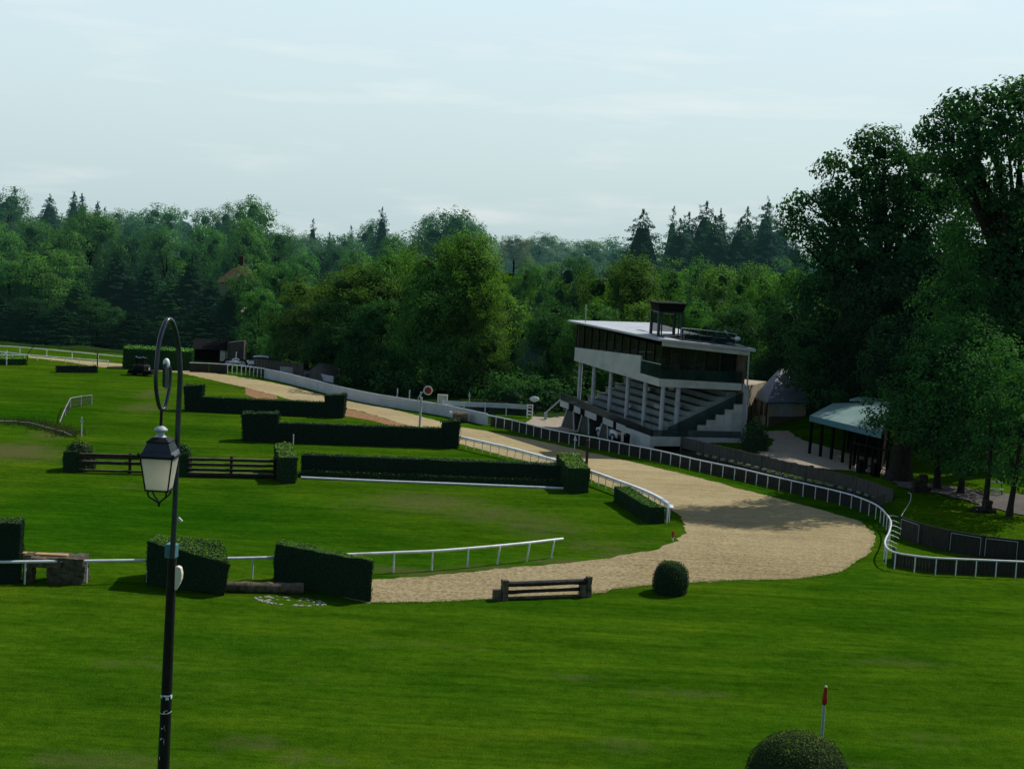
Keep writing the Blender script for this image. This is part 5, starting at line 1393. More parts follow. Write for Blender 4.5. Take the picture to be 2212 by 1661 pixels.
# brown rear wall above the seats on the right and its pale piers
MB().wall(V3(.0, .97, 3.0), V3(.75, .97, 3.0), V3(0, .97, bd_bot), V3(.75, .97, zb_bot[1]), .1).build('rear_wall', M['brown_wall'], st)
# gallery parapet at the foot of the seats
gt = (zc(926), zl(851)); gb = (zc(940), zl(868)); wb = (zc(955), zl(881))
band('gallery_glass', M['glass_grey'], gb, gt, -.04, 1.06, .05, .7)
for s_, e_ in ((.26, .36), (.40, .52), (.60, .74), (.80, .88), (.95, 1.06)): band('gallery_band', M['concrete_white'], wb, (gb[0] - .004, gb[1] - .004), s_, e_, .2, .72)
band('gallery_beam', M['dark'], (wb[0] - .1, wb[1] - .1), (gb[0] - .006, gb[1] - .006), .2, 1.05, .2, .66)
band('gallery_glass', M['glass_green'], (zc(940), zd(944)), (zc(926), zd(929.5)), -.1, .96, .05, .7, 'R')
band('base_wall', M['concrete_white'], (.55, .7), (zc(940) - .004, zd(944) - .004), -.1, .97, .22, .72, 'R')
band('base_wall', M['concrete_white'], (.3, .0), (zc(940) - .004, gb[1] - .3), -.04, .30, .22, .70)
MB().prism8([V3(-.05, -.1, zc(945)), V3(1.04, -.06, zl(872)), V3(1.04, .08, zl(872)), V3(-.05, .08, zc(945))], [V3(-.05, -.1, zc(942)), V3(1.04, -.06, zl(869)), V3(1.04, .08, zl(869)), V3(-.05, .08, zc(942))]).build('gallery_floor', M['concrete'], st)
band('undercroft_wall', M['dark'], (-.2, -.3), (zc(942), zl(872)), .05, .98, .1, -.9)  # near-black wall: darkness of the open space under the stand painted in
# slanted supports
def leg(s, w0, w1, lean):
    p = XY(s, 0) + nl * .62; t_ = e1.normalized(); zt_ = wb[0] + (wb[1] - wb[0]) * s + .02
    a, b = p + t_ * (w0 + lean), p - t_ * (w0 - lean); c, d_ = p + t_ * w1, p - t_ * w1
    MB().wall(Vector((*a, -.4)), Vector((*b, -.4)), Vector((*c, zt_)), Vector((*d_, zt_)), 1.0).build('support_leg', M['board_light'], st)
    for k_ in (0, 1):
        lo, hi = ((a, c), (b, d_))[k_]
        MB().tube([Vector((*(lo + nl * .03), -.4)), Vector((*(hi + nl * .03), zt_))], .07, 6).build('leg_edge', M['concrete_white'], st)
leg(.93, 1.15, .5, .35); leg(.74, .95, .5, .2); leg(.50, .8, .4, .2)
# roof things
def RZ(a, b): return zr_top[0] + .25 + (zr_top[1] - zr_top[0] - .25) * a + (rd_top + .1 - zr_top[0] - .25) * b * (1 - a)
bo = thing('viewing_booth', (0, 0, 0), None, None); bo.parent = st; ORG[bo.name] = ORG[st.name]; bo.location = (0, 0, 0)
ctr = P(1438.5, 725, 106.4); zb0 = ctr.z - .05; zb1 = P(1438.5, 672, 106.4).z; zb2 = P(1438.5, 653, 106.4).z
ra = .22; R = Matrix.Rotation(ra, 3, 'Z'); hw = .93
def bp(x, y, z): return Vector((ctr.x, ctr.y, z)) + R @ Vector((x * hw, y * hw, 0))
for x, y in ((-1, -1), (1, -1), (1, 1), (-1, 1)): MB().box(bp(x, y, (zb0 + zb1) / 2), (.19, .19, zb1 - zb0), ra).build('post', M['green_metal'], bo)
mb = MB()
for z in (zb0 + .06, zb1 - .05):
    for (x0, y0), (x1, y1) in (((-1, -1), (1, -1)), ((1, -1), (1, 1)), ((1, 1), (-1, 1)), ((-1, 1), (-1, -1))): mb.tube([bp(x0, y0, z), bp(x1, y1, z)], .07, 6)
for x in (-.75, .7): mb.tube([bp(x, -1, zb0), bp(x, -1, zb1)], .05, 6)
mb.build('frame', M['green_metal'], bo)
def bps(s, z): return [bp(x * s, y * s, z) for x, y in ((-1, -1), (1, -1), (1, 1), (-1, 1))]
MB().prism8(bps(1.02, zb1), bps(1.18, zb2 - .10)).prism8(bps(1.32, zb2 - .098), bps(1.32, zb2)).build('booth_roof', M['dark'], bo)
MB().wall(bp(-.9, .95, zb0 + .3), bp(.9, .95, zb0 + .3), bp(-.9, .95, zb1 - .3), bp(.9, .95, zb1 - .3), .02).build('window', M['glass_green'], bo)
mb = MB(); rp_ = [V3(.06, .28, 0), V3(.10, .5, 0), V3(.10, .75, 0), V3(.08, .95, 0)]
rz_ = [RZ(.06, .28), RZ(.1, .5), RZ(.1, .75), RZ(.08, .95)]
rp_ = [Vector((p.x, p.y, z)) for p, z in zip(rp_, rz_)]
for z in (.45, .9): mb.tube([p + UP * z for p in rp_], .025, 6)
for p in resample(rp_, .8, False): mb.tube([p, p + UP * .9], .022, 6)
mb.build('roof_railing', M['column'], st)
MB().wall(rp_[0] + UP * .1, rp_[-1] + UP * .1, rp_[0] + UP * .85, rp_[-1] + UP * .85, .02).build('railing_glass', M['glass_green'], st)
MB().prism8([Vector((*XY(.0, .22), RZ(0, .22) + .005)), Vector((*XY(.0, 1.0), RZ(0, 1) + .005)), Vector((*XY(.5, 1.0), RZ(.5, 1) + .005)), Vector((*XY(.5, .22), RZ(.5, .22) + .005))], [Vector((*XY(.0, .22), RZ(0, .22) + .1)), Vector((*XY(.0, 1.0), RZ(0, 1) + .1)), Vector((*XY(.5, 1.0), RZ(.5, 1) + .1)), Vector((*XY(.5, .22), RZ(.5, .22) + .1))]).build('roof_deck', M['iron'], st)
for b_ in (.45, .62, .80):
    q = Vector((*XY(.1, b_), RZ(.1, b_) + .3)); MB().box(q, (1.0, .55, .32), .2).build('roof_unit', M['green_metal'] if b_ != .62 else M['iron_blue'], st)
lampc = P(1593, 732, 105.6)
fl = MB().ball(lampc, .24, 14, 8, sc=(1, .7, .7)).build('floodlight', M['flag_white'], st)
MB().tube([P(1566, 713, 106), P(1571, 722, 105.9), P(1579, 730, 105.8), P(1588, 732, 105.7)], .04, 6).build('arm', M['flag_white'], fl)
a = P(1264.5, 697, 113); MB().tube([a, P(1266, 657, 113)], .035, 6).build('antenna', M['column'], st)
p = P(1614, 835, 104.7); MB().tube([p, P(1618.5, 757, 104.7)], .06, 8).build('drainpipe', M['column'], st)
MB().tube([P(1613, 905, 104.7), p], .05, 8).build('drainpipe', M['column'], st)
# under the stand
for (a_, off_, lb, pt_, rz_) in ((.50, -1.2, 'white car parked under the raised seating of the grandstand', M['car_white'], .9), (.34, -1.3, 'dark red car parked under the raised seating of the grandstand', M['car_red'], 1.4)):
    q = XY(a_, 0) + nl * (.9 + off_); car(lb, gz((q.x, q.y)), math.atan2(e1.y, e1.x), pt_, 3.4)
q = XY(.17, 0) + nl * 1.25; q = gz((q.x, q.y)); t = thing('waste_bin', q, 'upright black bin against the white base wall of the grandstand', 'bin')
MB().lathe(q, [(.2, 0), (.22, .05), (.25, .85), (.27, .87), (.27, .92)], 16).build('body', M['dark'], t); MB().lathe(q, [(.27, .925), (.24, 1.05), (.1, 1.12)], 16).build('lid', M['iron'], t)

# ------------------------------------------------------------------ pavilion house right of the stand
K = P(1658, 869, 112.0); ze = K.z; g = float(H(K.x, K.y))
Lc = P(1626, 866, 115.5); Rc = P(1748, 875, 113.5); Bk = Vector((Lc.x + Rc.x - K.x, Lc.y + Rc.y - K.y, ze)); Lc.z = Rc.z = ze
pk = P(1683, 797, 116.5); pk2 = pk + (Rc - K).normalized() * 1.6
t = thing('pavilion', (K.x, K.y, g), 'tan pavilion with steep grey slate hip roof between the grandstand and the teal shelter', 'pavilion')
mb = MB(); mb.add([K, Rc, Bk, Lc, pk, pk2], [(0, 1, 5, 4), (1, 2, 5), (2, 3, 4, 5), (3, 0, 4)])
mb.add([p - UP * .12 for p in (K, Rc, Bk, Lc)] + [K, Rc, Bk, Lc], [(3, 2, 1, 0), (0, 1, 5, 4), (1, 2, 6, 5), (2, 3, 7, 6), (3, 0, 4, 7)]); mb.build('roof', M['slate'], t)
cen = (K + Rc + Bk + Lc) / 4
ins = [p.lerp(cen, .10) for p in (K, Rc, Bk, Lc)]
MB().prism8([Vector((p.x, p.y, g - .6)) for p in ins], [Vector((p.x, p.y, ze - .125)) for p in ins]).build('wall', M['tan_wall'], t)
d = (ins[1] - ins[0]); d.z = 0; L_ = d.length; d.normalize(); n_ = Vector((d.y, -d.x, 0)); rz = math.atan2(d.y, d.x)
def face(x, z, w_, h_, m, name, par=t, off=.02): return MB().box(ins[0] + d * x + n_ * off + UP * (g + z - ins[0].z), (w_, .06, h_), rz).build(name, m, par)
face(L_ * .52, .45, L_ * .98, .9, M['brown_wall'], 'plinth')
face(1.5, 1.55, 1.6, 1.3, M['concrete'], 'shutter', t, .04)
d2 = (ins[3] - ins[0]); d2.z = 0; d2.normalize(); n2 = Vector((-d2.y, d2.x, 0)); n2 = n2 if n2.x < 0 else -n2
for x in (.55, 1.5): MB().box(ins[0] + d2 * x + n2 * .02 + UP * (g + 1.45 - ins[0].z), (.5, .06, 1.3), math.atan2(d2.y, d2.x)).build('window', M['glass'], t)
MB().tube([K + n_ * .0 + UP * -.05, Vector((K.x, K.y, g - .1))], .07, 8).build('post', M['board'], t)
q0, q1 = P(1614, 900, 113.5), P(1650, 900, 118)
MB().wall(Vector((q0.x, q0.y, .2)), Vector((q1.x, q1.y, .2)), Vector((q0.x, q0.y, 4.4)), Vector((q1.x, q1.y, 4.4)), 2.0).build('annex_wall', M['tan_wall'], t)
dd = (q1 - q0); dd.z = 0; dd.normalize()
for x in (.35, 1.0): MB().box(Vector((q0.x, q0.y, 2.0)) + dd * x + Vector((dd.y, -dd.x, 0)) * .02, (.38, .05, 1.5), math.atan2(dd.y, dd.x)).build('window', M['glass'], t)

q = G(1629, 972); ball_bush('round_bush', 'dark bushy conical shrub on the lawn corner beside the grandstand', q, 1.2, 2.35, .13, 1.7, (.018, .042, .016), .2, n_pow=2.0, taper=.25, rough=.22)
sheet('lawn', [(1530, 957), (1590, 950), (1650, 955), (1668, 963), (1655, 972), (1600, 973), (1550, 966)], M['grass'], .07)

# ------------------------------------------------------------------ teal shelter
A = P(1750, 897, 100.7); Bq = P(1905, 934, 93.5); Cq = P(1925, 868, 100.5); Dq = P(1799, 871, 106.5)
g = gz(A); t = thing('shelter', g, 'open shelter with sloping teal sheet roof on dark posts', 'shelter')
MB().prism8([p - UP * .06 for p in (A, Bq, Cq, Dq)], [A, Bq, Cq, Dq]).build('roof', M['awning'], t)
MB().wall(A - UP * .42, Bq - UP * .42, A - UP * .002, Bq - UP * .002, -.05).build('fascia', M['teal_metal'], t)
for i in range(7):
    p = A.lerp(Bq, (i + .15) / 6.3) + Vector((.1, .25, 0)); q = gz(p)
    MB().box((q.x, q.y, (q.z + p.z - .1) / 2), (.17, .17, p.z - q.z - .1), .3).build('post', M['dark'], t)
for i in range(4):
    p = Dq.lerp(Cq, (i + .2) / 3.6); q = gz(p); MB().box((q.x, q.y, (q.z + p.z - .1) / 2), (.15, .15, p.z - q.z - .1), .3).build('post', M['dark'], t)
w0, w1 = Dq.lerp(Cq, .35), Dq.lerp(Cq, .98); MB().wall(gz(w0), gz(w1), w0 - UP * .3, w1 - UP * .3, .1).build('back_wall', M['dark'], t)
MB().wall(gz(w1), gz(Bq + Vector((.2, .6, 0))), w1 - UP * .3, Bq + Vector((.2, .6, -.35)), .1).build('side_wall', M['dark'], t)
# upper canopy edge seen behind
a, b = P(1835, 866, 104), P(1890, 869.5, 103); o = MB().wall(a, b, a + UP * .14, b + UP * .14, 2.2).build('canopy', M['awning']); tag(o, 'thin strip of a second teal canopy behind the shelter roof', 'canopy')
t = thing('counter_frame', gz(P(1836, 1010, 94.5)), 'dark metal counter frame standing in front of the shelter', 'frame')
a, b = gz(P(1836, 1010, 94.5)), gz(P(1914, 1030, 91.5)); mb = MB()
mb.tube([a + UP * 1.9, b + UP * 1.9], .06, 6); mb.tube([a + UP * .6, b + UP * .6], .04, 6); mb.build('top_bar', M['dark'], t)
for i in range(6):
    q = gz(a.lerp(b, i / 5)); MB().box(q + UP * .95, (.12, .12, 1.9), .3).build('post', M['dark'], t)
for i in (1, 3): 
    q = gz(a.lerp(b, (i + .5) / 5)); MB().box(q + UP * .45, (.35, .3, .9), .3).build('leg', M['dark'], t)
q = P(1834.5, 1012, 94.9); q = gz(q); t = thing('fence_lamp', q, 'small dark lamp on a thin post behind the slatted fence', 'lamp')
MB().tube([q, q + UP * 1.25], .035, 6).build('post', M['iron'], t); MB().ball(q + UP * 1.33, .13, 10, 6).build('head', M['dark'], t)

# stumps, bench
def stump(label, u, v, parts, pale=None):
    q = G(u, v); t = thing('tree_stump', q, label, 'stump')
    for k, (dx, dz, w_, h_, rz) in enumerate(parts):
        mb = MB(); mb.add(*rough_box(q + Vector((dx, 0, dz)), (w_, w_ * .8, h_), rz, .12)); mb.build('wood', M['wood'], t)
    if pale:
        mb = MB(); mb.add(*rough_box(q + Vector(pale[:3]), (pale[3], pale[3], pale[4]), .2, .06)); mb.build('pale_stone', M['concrete'], t)
stump('dark jagged tree stump by the path, right of the big trunk', 1987, 1064, ((.1, .5, .5, 1.25, .1), (-.25, .3, .5, .7, .3), (.3, .15, .6, .4, .2)))
stump('dark stump with a pale stone on top beside a fallen branch, among the small trees', 2132, 1107, ((0, .35, .42, .7, .1), (-.5, .12, .7, .22, .2), (-.9, .05, .4, .12, .1), (.2, .1, .5, .25, .1)), (.0, .82, .05, .36, .42))
q = G(2148, 1070); t = thing('park_bench', q, 'white slatted park bench beyond the path at the right edge', 'bench')
for z, y in ((.85, .25), (.42, 0)):
    MB().box(q + Vector((0, y, z)), (1.05, .1, .1), -.25).build('slat', M['rail_white'], t)
for s in (-.45, .45): MB().tube([q + Vector((s, 0, 0)), q + Vector((s, 0, .4)), q + Vector((s, .25, .9))], .03, 6).build('leg', M['iron'], t)
# ------------------------------------------------------------------ trees
GL = 'trees of the wood behind the far left lawn'
GM = 'trees on the far skyline'
GS = 'trees behind the grandstand'
def T(u, vt, Y, w, kind, col, label, grp=None, nm=None):
    return plant_tree(u, vt, Y, w, kind, col, nm or ('conifer' if kind[0] == 'c' else 'tree'), label, grp)
# skyline, left to right (hazy)
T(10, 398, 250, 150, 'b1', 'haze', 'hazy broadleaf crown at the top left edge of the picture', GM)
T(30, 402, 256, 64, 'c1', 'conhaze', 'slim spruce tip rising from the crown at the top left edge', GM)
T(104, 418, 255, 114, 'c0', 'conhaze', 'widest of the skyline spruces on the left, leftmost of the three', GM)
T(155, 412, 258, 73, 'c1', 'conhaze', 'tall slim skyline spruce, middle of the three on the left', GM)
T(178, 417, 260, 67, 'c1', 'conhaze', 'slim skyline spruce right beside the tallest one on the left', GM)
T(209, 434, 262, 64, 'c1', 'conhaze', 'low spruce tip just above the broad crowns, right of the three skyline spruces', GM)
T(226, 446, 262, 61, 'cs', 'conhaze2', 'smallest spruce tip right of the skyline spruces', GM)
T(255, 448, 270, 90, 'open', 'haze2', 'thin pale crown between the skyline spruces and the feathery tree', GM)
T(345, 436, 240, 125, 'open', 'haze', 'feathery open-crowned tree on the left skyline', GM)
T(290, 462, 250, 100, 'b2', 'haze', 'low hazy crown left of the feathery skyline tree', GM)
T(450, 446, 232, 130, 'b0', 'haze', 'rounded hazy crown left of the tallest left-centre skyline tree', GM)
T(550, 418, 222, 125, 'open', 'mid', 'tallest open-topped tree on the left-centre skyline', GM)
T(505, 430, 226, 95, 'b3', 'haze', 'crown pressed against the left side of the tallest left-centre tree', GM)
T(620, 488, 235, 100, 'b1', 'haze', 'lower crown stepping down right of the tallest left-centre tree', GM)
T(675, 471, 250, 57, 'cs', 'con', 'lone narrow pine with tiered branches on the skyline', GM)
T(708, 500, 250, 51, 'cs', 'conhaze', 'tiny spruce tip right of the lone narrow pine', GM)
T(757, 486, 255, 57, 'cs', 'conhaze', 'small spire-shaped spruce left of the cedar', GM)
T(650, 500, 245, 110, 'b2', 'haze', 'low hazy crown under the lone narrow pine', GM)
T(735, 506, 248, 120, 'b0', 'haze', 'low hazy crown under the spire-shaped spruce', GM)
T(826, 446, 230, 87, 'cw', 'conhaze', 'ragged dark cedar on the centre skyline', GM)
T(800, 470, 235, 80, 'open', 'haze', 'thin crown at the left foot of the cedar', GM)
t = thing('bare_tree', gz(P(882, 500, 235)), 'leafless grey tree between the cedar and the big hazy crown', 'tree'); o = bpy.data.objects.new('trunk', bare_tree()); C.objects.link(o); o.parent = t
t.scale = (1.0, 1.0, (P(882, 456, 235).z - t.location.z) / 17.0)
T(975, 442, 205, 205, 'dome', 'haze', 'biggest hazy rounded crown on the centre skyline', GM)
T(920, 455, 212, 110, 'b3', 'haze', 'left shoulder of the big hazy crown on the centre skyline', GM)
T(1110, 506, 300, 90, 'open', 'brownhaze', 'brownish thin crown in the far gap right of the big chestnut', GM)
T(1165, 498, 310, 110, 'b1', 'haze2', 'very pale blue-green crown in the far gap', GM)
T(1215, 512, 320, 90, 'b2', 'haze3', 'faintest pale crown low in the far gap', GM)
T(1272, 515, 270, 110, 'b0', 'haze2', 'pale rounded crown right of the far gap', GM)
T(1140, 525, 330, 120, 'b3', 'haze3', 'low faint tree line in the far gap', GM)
T(1388, 450, 200, 185, 'cw', 'con', 'dark shapely pine standing alone above the grandstand trees', GM)
T(1442, 442, 215, 78, 'cs', 'haze', 'slim pale conifer right beside the dark shapely pine', GM)
T(1515, 432, 210, 175, 'cw', 'conhaze', 'tallest dark conifer of the clump above the grandstand', GM)
T(1478, 456, 212, 150, 'cw', 'conhaze', 'left conifer of the dark clump above the grandstand', GM)
T(1556, 449, 214, 130, 'c0', 'conhaze2', 'second conifer from the left in the dark clump', GM)
T(1603, 444, 216, 150, 'cw', 'conhaze', 'dark conifer in the middle right of the clump', GM)
T(1641, 422, 214, 140, 'c0', 'conhaze2', 'tall pale-tipped conifer at the right of the clump', GM)
T(1682, 458, 214, 150, 'cw', 'conhaze', 'conifer at the right end of the clump, touching the big dark tree', GM)
T(1715, 500, 210, 139, 'c0', 'conhaze', 'low conifer hidden at the edge of the big dark tree', GM)
for u, v in ((1460, 470), (1530, 464), (1590, 470), (1645, 464)):
    T(u, v, 205, 185, 'cw', 'conhaze', 'dense dark lower conifer filling the clump above the grandstand', 'lower conifers of the clump above the grandstand')
# second row of the left wood
T(60, 468, 205, 175, 'b0', 'mid', 'big sunlit crown near the left edge below the skyline spruces', GL)
T(-30, 450, 200, 150, 'b2', 'light', 'bright crown cut off by the left edge of the picture', GL)
T(192, 442, 200, 155, 'dome1', 'mid', 'broad dome-shaped crown below the skyline spruces', GL)
T(130, 490, 196, 120, 'b3', 'light', 'lighter crown left of the dome-shaped one in the left wood', GL)
T(285, 492, 205, 130, 'b1', 'dark', 'dark crown right of the dome-shaped one in the left wood', GL)
T(360, 478, 200, 140, 'b2', 'mid', 'wide mid-green crown below the feathery tree', GL)
T(440, 480, 195, 120, 'b0', 'mid', 'mid-green crown above the brown house roof to the left', GL)
T(520, 465, 190, 140, 'b3', 'mid', 'tall crown directly above the brown house roof', GL)
T(590, 478, 198, 130, 'b1', 'dark', 'dark crown right above the brown house roof', GL)
T(650, 530, 195, 120, 'b2', 'mid', 'low round crown under the lone narrow pine', GL)
T(710, 525, 200, 130, 'b0', 'blue', 'bluish crown left of the cedar, above the chestnut row', GL)
T(770, 520, 195, 120, 'b1', 'mid', 'mid-green crown under the spire-shaped spruce', GL)
T(840, 500, 190, 140, 'b3', 'mid', 'crown under the cedar on the centre skyline', GL)
# front row of the left wood
T(90, 520, 176, 165, 'b1', 'light', 'bright bushy crown low in the left wood, near the left edge', GL)
T(20, 560, 174, 150, 'b3', 'mid', 'shaded crown at the left edge above the far rail', GL)
T(165, 600, 172, 137, 'cw', 'dark', 'dark spreading conifer behind the far left rail', GL)
T(250, 545, 176, 186, 'c0', 'con', 'dark spruce behind the far rail, left of the lamp arm', GL)
T(320, 560, 175, 148, 'c0', 'con', 'dark narrow spruce straight behind the lamp arm to the left', GL)
T(405, 548, 174, 148, 'c0', 'con', 'tallest dark spruce of the front row right of the lamp arm', GL)
T(365, 610, 172, 144, 'c1', 'dark', 'green spruce between the two dark ones by the lamp arm', GL)
T(455, 600, 170, 155, 'c0', 'con', 'dark spruce left of the brown house roof', GL)
T(210, 640, 168, 110, 'b2', 'dark', 'low dark crown behind the far rail', GL)
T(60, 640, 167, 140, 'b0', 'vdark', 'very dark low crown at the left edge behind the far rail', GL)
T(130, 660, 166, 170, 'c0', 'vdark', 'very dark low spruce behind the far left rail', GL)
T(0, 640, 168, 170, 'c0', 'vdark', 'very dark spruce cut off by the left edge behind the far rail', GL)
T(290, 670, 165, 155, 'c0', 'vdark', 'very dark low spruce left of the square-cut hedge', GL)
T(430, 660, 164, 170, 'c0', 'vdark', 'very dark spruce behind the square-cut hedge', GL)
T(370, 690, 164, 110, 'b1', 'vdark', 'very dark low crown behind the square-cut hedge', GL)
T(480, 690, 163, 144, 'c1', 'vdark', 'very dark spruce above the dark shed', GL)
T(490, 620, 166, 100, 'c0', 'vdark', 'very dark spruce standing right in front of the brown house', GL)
T(545, 548, 168, 125, 'b1', 'light', 'bright rounded crown just right of the brown house roof', GL)
T(612, 560, 162, 130, 'b3', 'mid', 'mid-green crown second to the right of the brown house roof', GL)
# chestnut row along the boarding
T(560, 620, 155, 110, 'b0', 'mid', 'mid-green tree above the brown board fence, left end of the chestnut row', 'chestnut row')
T(600, 683, 150, 74, 'b2', 'light', 'small light-green tree at the foot of the chestnut row', 'chestnut row')
T(665, 590, 150, 165, 'b1', 'olive', 'olive-green tree left in the chestnut row along the boarding', 'chestnut row')
T(770, 556, 146, 215, 'dome', 'olive', 'wide domed chestnut left of the tallest one', 'chestnut row')
T(850, 530, 148, 190, 'dome1', 'mid', 'domed chestnut pressed against the left of the tallest one', 'chestnut row')
T(720, 640, 143, 150, 'b3', 'dark', 'dark low crown in front of the domed chestnuts above the sand heap', 'chestnut row')
T(990, 482, 138, 250, 'dome', 'olive', 'tallest domed chestnut with sunlit right side behind the red signal board', 'chestnut row')
T(935, 560, 135, 170, 'dome1', 'mid', 'lower left mass of the tallest chestnut behind the signal board', 'chestnut row')
T(820, 640, 139, 170, 'b0', 'dark', 'dark low crown above the long pale boarding', 'chestnut row')
T(1040, 600, 134, 130, 'b1', 'olive', 'sunlit lower crown right of the signal board', 'chestnut row')
T(1128, 545, 160, 90, 'b2', 'mid', 'tall narrow crown in the gap between chestnut and grandstand', 'chestnut row')
T(1100, 640, 150, 90, 'b3', 'dark', 'dark tree low in the gap between chestnut and grandstand', 'chestnut row')
# around and behind the stand
T(1180, 560, 170, 110, 'b0', 'mid', 'rounded tree left behind the grandstand', GS)
T(1195, 640, 137, 130, 'b1', 'dark', 'dark tree at the left end of the grandstand', GS)
T(1240, 545, 158, 130, 'b3', 'dark', 'dark tree behind the antenna end of the grandstand', GS)
T(1345, 538, 146, 205, 'dome', 'olive', 'big olive dome-shaped tree right behind the grandstand roof', GS)
T(1270, 640, 134, 150, 'b2', 'mid', 'mid-green tree pressed against the far end of the grandstand', GS)
T(1440, 552, 150, 130, 'b1', 'light', 'bright tree behind the rooftop booth', GS)
T(1500, 545, 165, 120, 'b2', 'mid', 'mid-green crown below the dark conifer clump', GS)
T(1545, 566, 150, 140, 'b0', 'spring', 'lightest green tree right of the rooftop booth', GS)
T(1610, 560, 146, 150, 'b3', 'light', 'light green tree between the booth and the big dark tree', GS)
T(1680, 552, 140, 150, 'b1', 'light', 'light green crown touching the big dark tree', GS)
T(1500, 640, 135, 170, 'b2', 'mid', 'low crown directly behind the roof railing of the grandstand', GS)
T(1600, 650, 130, 170, 'dome1', 'dark', 'dark low crown behind the floodlight end of the grandstand', GS)
T(1400, 640, 136, 160, 'b0', 'olive', 'low olive crown behind the middle of the grandstand roof', GS)
T(1690, 660, 124, 150, 'b3', 'vdark', 'very dark low tree above the pavilion', GS)

# big dark trees on the right, laid out limb by limb
Yb = 114
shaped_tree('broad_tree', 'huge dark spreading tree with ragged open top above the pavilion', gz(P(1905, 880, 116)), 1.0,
    [(1900, 330, Yb, 2.05, .9), (1852, 372, Yb, 2.27, .8), (1935, 395, Yb + 2, 2.59, .9), (1835, 440, Yb - 1, 2.38, .75), (1895, 455, Yb, 3.02, .85), (1980, 405, Yb, 2.81, .9), (2040, 420, Yb - 2, 3.24, 1.0), (2060, 500, Yb, 3.46, .9),
     (1765, 455, Yb - 1, 1.84, .6), (1738, 500, Yb - 1, 1.51, .6), (1800, 500, Yb, 2.48, .6), (1985, 520, Yb - 1, 3.46, .9), (1880, 560, Yb, 3.89, .9), (1800, 590, Yb + 1, 3.24, .9), (1960, 630, Yb - 2, 3.89, .9), (1860, 680, Yb, 4.10, .9), (1790, 690, Yb + 1, 2.81, 1.0),
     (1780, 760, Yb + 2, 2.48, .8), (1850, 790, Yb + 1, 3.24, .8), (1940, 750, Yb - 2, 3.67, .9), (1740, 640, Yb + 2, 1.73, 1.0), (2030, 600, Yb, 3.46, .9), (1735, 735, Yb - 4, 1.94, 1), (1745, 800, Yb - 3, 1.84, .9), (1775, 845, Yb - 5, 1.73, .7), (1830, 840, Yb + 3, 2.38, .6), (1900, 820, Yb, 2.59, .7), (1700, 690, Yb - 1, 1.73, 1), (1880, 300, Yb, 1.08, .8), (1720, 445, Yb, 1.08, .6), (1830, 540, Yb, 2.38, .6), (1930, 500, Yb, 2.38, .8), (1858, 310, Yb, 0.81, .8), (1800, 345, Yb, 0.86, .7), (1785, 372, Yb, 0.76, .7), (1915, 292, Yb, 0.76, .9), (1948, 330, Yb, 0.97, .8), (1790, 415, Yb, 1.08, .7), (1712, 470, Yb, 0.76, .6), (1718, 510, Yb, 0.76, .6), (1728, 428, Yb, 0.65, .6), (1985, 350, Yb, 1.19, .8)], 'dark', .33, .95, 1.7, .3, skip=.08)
Yc = 94
shaped_tree('broad_tree', 'tallest dark tree at the right edge with arching bare limbs against the sky', gz(P(2190, 980, 97)), .85,
    [(2170, 215, Yc, 1.3, .8), (2205, 230, Yc - 1, 1.6, .8), (2120, 240, Yc, 1.6, .8), (2075, 235, Yc, 1.3, .8), (2045, 275, Yc, 1.4, .7), (2100, 290, Yc - 1, 2.0, .7), (2160, 280, Yc, 1.9, .8), (2060, 325, Yc, 1.9, .6), (2130, 345, Yc, 1.8, .6), (2190, 330, Yc - 2, 1.8, .8), (2230, 300, Yc, 2.2, .9),
     (2110, 400, Yc + 1, 2.2, .7), (2150, 440, Yc + 2, 2.2, .8), (2205, 420, Yc, 1.6, .8), (2235, 480, Yc, 2.4, .9), (2180, 520, Yc + 3, 3.0, .9), (2120, 560, Yc + 3, 3.0, .9), (2230, 600, Yc + 1, 3.2, 1.0), (2160, 650, Yc + 3, 3.4, 1.0), (2080, 680, Yc + 4, 3.2, .9), (2230, 720, Yc, 3.0, 1), (2015, 262, Yc, 1.0, .6), (2025, 300, Yc, 1.2, .55), (2040, 350, Yc, 1.3, .5), (2080, 380, Yc, 1.5, .5), (2200, 188, Yc, .6, .9), (2140, 205, Yc, .7, .8), (2085, 205, Yc, .6, .8), (2052, 240, Yc, .6, .7), (2005, 285, Yc, .6, .6), (2215, 195, Yc, .6, 1)], 'dark', .31, .9, 1.6, .3, skip=.10)
shaped_tree('ivy_tree', 'tall column of sunlit leaves climbing the dark trees at the right', gz(P(2090, 980, 95)), .4,
    [(2060, 505, 93, 1.0, 1.3), (2075, 570, 93, 1.1, 1.3), (2085, 640, 92.5, 1.4, 1.1), (2070, 700, 92.5, 1.6, .9), (2115, 690, 92.5, 1.4, 1.0)], 'deep', .24, .65, 1.3, .3)
Yn = 87
shaped_tree('leafy_tree', 'bushy mid-green tree hanging over the shelter at the right, lit on top', gz(P(2023, 1081, 88.5)), .26,
    [(2060, 735, Yn + 2, 2.0, .8), (2010, 740, Yn + 2, 1.6, .8), (2110, 745, Yn + 1, 2.0, .8), (1985, 805, Yn + 2, 1.7, .8), (2040, 810, Yn, 2.3, .8), (1940, 850, Yn + 2, 1.3, .8), (1990, 880, Yn + 1, 2.0, .8), (2050, 890, Yn, 2.2, .8), (1950, 925, Yn + 1, 1.3, .8), (1905, 905, Yn + 4, 1.1, .8), (1895, 875, Yn + 4, 1.0, .7), (2010, 950, Yn, 1.8, .7)], 'deep', .22, .62, 1.3, .3)
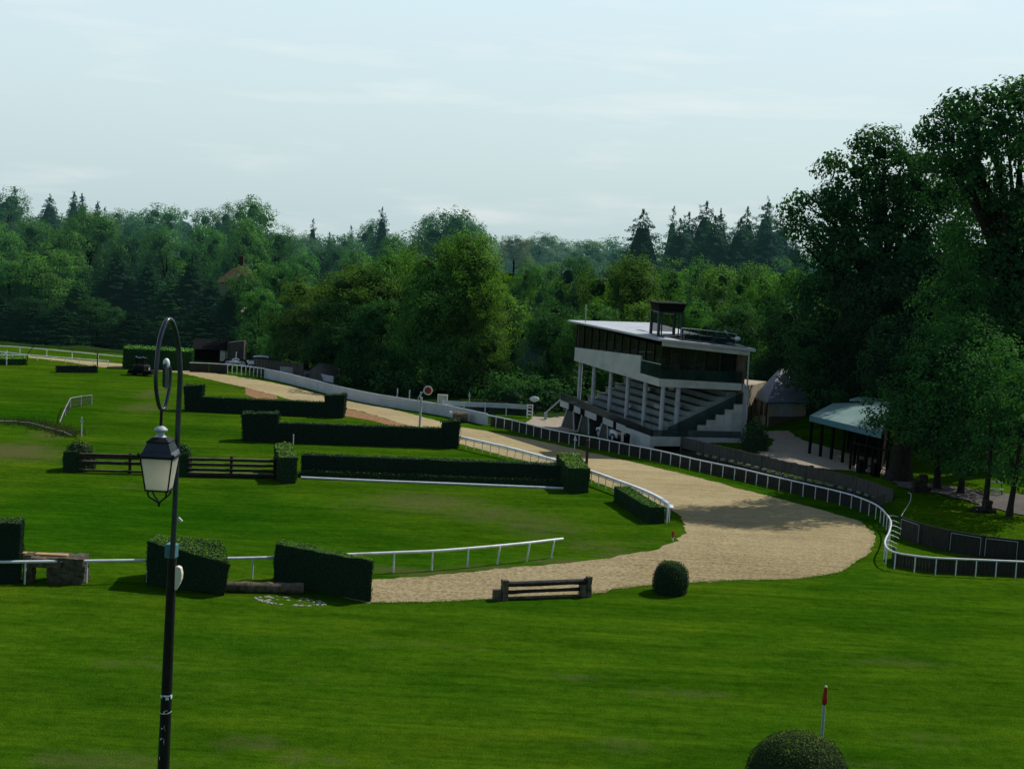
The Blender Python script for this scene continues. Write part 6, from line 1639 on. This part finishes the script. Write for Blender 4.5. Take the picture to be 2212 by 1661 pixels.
shaped_tree('leafy_tree', 'dark leafy tree behind the slim trunks, second from the right edge', gz(P(2072, 1096, 87.4)), .22,
    [(2100, 820, Yn - 1, 2.0, .8), (2110, 890, Yn - 1, 2.1, .8), (2090, 960, Yn - 1, 2.0, .7), (2040, 985, Yn, 1.5, .6), (2130, 980, Yn - 2, 1.6, .6)], 'deep', .22, .62, 1.3, .3)
shaped_tree('leafy_tree', 'leafy tree at the right edge standing beside the pale-topped stump', gz(P(2127, 1112, 82.0)), .2,
    [(2180, 790, Yn - 3, 1.8, .8), (2150, 860, Yn - 4, 1.8, .8), (2170, 930, Yn - 4, 1.8, .8), (2120, 1000, Yn - 4, 1.3, .6), (2080, 1010, Yn - 3, 1.0, .6)], 'deep', .21, .6, 1.3, .3)
shaped_tree('leafy_tree', 'rightmost leafy tree with a slim dark trunk on the shaded lawn', gz(P(2178, 1131, 80.5)), .2,
    [(2225, 850, Yn - 6, 2.0, .9), (2215, 930, Yn - 6, 1.9, .9), (2200, 1005, Yn - 6, 1.6, .7), (2235, 1040, Yn - 6, 1.1, .7)], 'deep', .21, .6, 1.3, .3)
# big shaded trunk beside the shelter
q = gz(P(1938, 1066, 91.5)); t = thing('old_tree', q, 'thick dark old trunk rising between the shelter and the small trees', 'tree')
tb = trunk_mb((0, 0, 0), (.4, 0, 9), .82, [(-2, 0, 8), (2.4, -.5, 8), (.5, 1, 10)], 14)
tm = bpy.data.meshes.new('trunk'); tm.from_pydata([tuple(p) for p in tb.v], [], tb.f); tm.materials.append(M['bark']); tm.polygons.foreach_set('use_smooth', tb.sm)
o = bpy.data.objects.new('trunk', tm); C.objects.link(o); o.parent = t
bl = [(tuple(P(u, v, 92) - q), (r, r, r * .8)) for u, v, r in ((1925, 830, 1.6), (1975, 790, 2.0), (1900, 800, 1.5), (1950, 740, 2.2))]
o = bpy.data.objects.new('crown', crown_mesh('crown', bl, .22, .7, .9)); C.objects.link(o); o.parent = t; o.color = (*COL['vdark'], .995)
# backdrop of the park at right
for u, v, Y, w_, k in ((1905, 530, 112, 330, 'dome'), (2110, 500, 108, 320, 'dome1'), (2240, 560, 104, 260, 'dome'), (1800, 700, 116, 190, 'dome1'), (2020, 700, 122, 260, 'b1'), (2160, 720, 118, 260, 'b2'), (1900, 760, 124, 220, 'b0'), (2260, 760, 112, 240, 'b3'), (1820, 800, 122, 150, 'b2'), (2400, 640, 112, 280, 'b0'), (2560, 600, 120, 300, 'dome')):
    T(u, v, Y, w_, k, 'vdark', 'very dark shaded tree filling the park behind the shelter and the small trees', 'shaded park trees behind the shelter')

# the far wood and the dark undergrowth below the trees read as masses
def mass(name, label, spec, colour, leaf, clump):
    bl = []
    for u0, u1, Y, vtop, h, step in spec:
        u = u0
        while u < u1:
            p = P(u, vtop + rnd.gauss(0, 4), Y + rnd.gauss(0, 3)); r = h * rnd.uniform(.42, .6)
            z = p.z - r; g_ = float(H(p.x, p.y))
            if h > 5: bl.append(((p.x, p.y, z), (r * 1.15, r, r)))
            bl.append(((p.x, p.y, max(g_ + r * .4, z - r)), (r * 1.2, r, r * 1.1))); u += step * rnd.uniform(.7, 1.3)
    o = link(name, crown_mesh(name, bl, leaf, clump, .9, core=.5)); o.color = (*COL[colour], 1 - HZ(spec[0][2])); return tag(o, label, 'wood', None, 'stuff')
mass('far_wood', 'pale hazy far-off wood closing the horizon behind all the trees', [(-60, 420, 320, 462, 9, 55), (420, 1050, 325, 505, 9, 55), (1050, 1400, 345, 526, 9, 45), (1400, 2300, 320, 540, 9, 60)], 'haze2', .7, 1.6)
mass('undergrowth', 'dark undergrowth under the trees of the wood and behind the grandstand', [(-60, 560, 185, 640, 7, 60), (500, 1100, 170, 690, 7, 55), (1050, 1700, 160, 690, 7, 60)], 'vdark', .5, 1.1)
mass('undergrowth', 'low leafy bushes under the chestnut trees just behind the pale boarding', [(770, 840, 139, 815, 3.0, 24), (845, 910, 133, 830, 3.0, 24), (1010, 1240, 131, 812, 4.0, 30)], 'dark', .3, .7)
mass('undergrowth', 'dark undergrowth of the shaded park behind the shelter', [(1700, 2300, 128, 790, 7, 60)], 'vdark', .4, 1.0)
def floor(name, pts):  # dark litter sheet: the shade under the trees painted onto the ground
    sheet(name, None, M['litter_shade'], .04, 3.0, .5, pts=[gz(p) for p in pts])
M['litter_shade'] = sand_mat('shaded_leaf_litter', (.012, .034, .008), (.028, .055, .014))
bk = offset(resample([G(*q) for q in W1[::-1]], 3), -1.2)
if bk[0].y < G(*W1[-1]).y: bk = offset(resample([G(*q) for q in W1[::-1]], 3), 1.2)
floor('woodland_floor_shade', [P(560, 800, 150), *bk[:], P(1060, 880, 123), P(1150, 885, 120.5), P(1235, 880, 121), P(1300, 800, 135), P(1700, 800, 128), P(1760, 700, 175), P(560, 700, 185)])
floor('woodland_floor_shade', [P(-80, 760, 160), P(270, 780, 156), P(430, 800, 150), P(550, 800, 151), P(550, 700, 186), P(-80, 700, 190)])
floor('woodland_floor_shade', [P(1790, 850, 112), P(1950, 900, 107), P(2300, 900, 104), P(2350, 700, 150), P(1770, 700, 150)])

# ------------------------------------------------------------------ render settings
scene.render.engine = 'CYCLES'
cy = scene.cycles
cy.max_bounces = 6; cy.diffuse_bounces = 3; cy.glossy_bounces = 3; cy.transmission_bounces = 4; cy.transparent_max_bounces = 8
cy.caustics_reflective = False; cy.caustics_refractive = False
cy.use_denoising = True
scene.view_settings.view_transform = 'Standard'; scene.view_settings.look = 'None'; scene.view_settings.exposure = 0
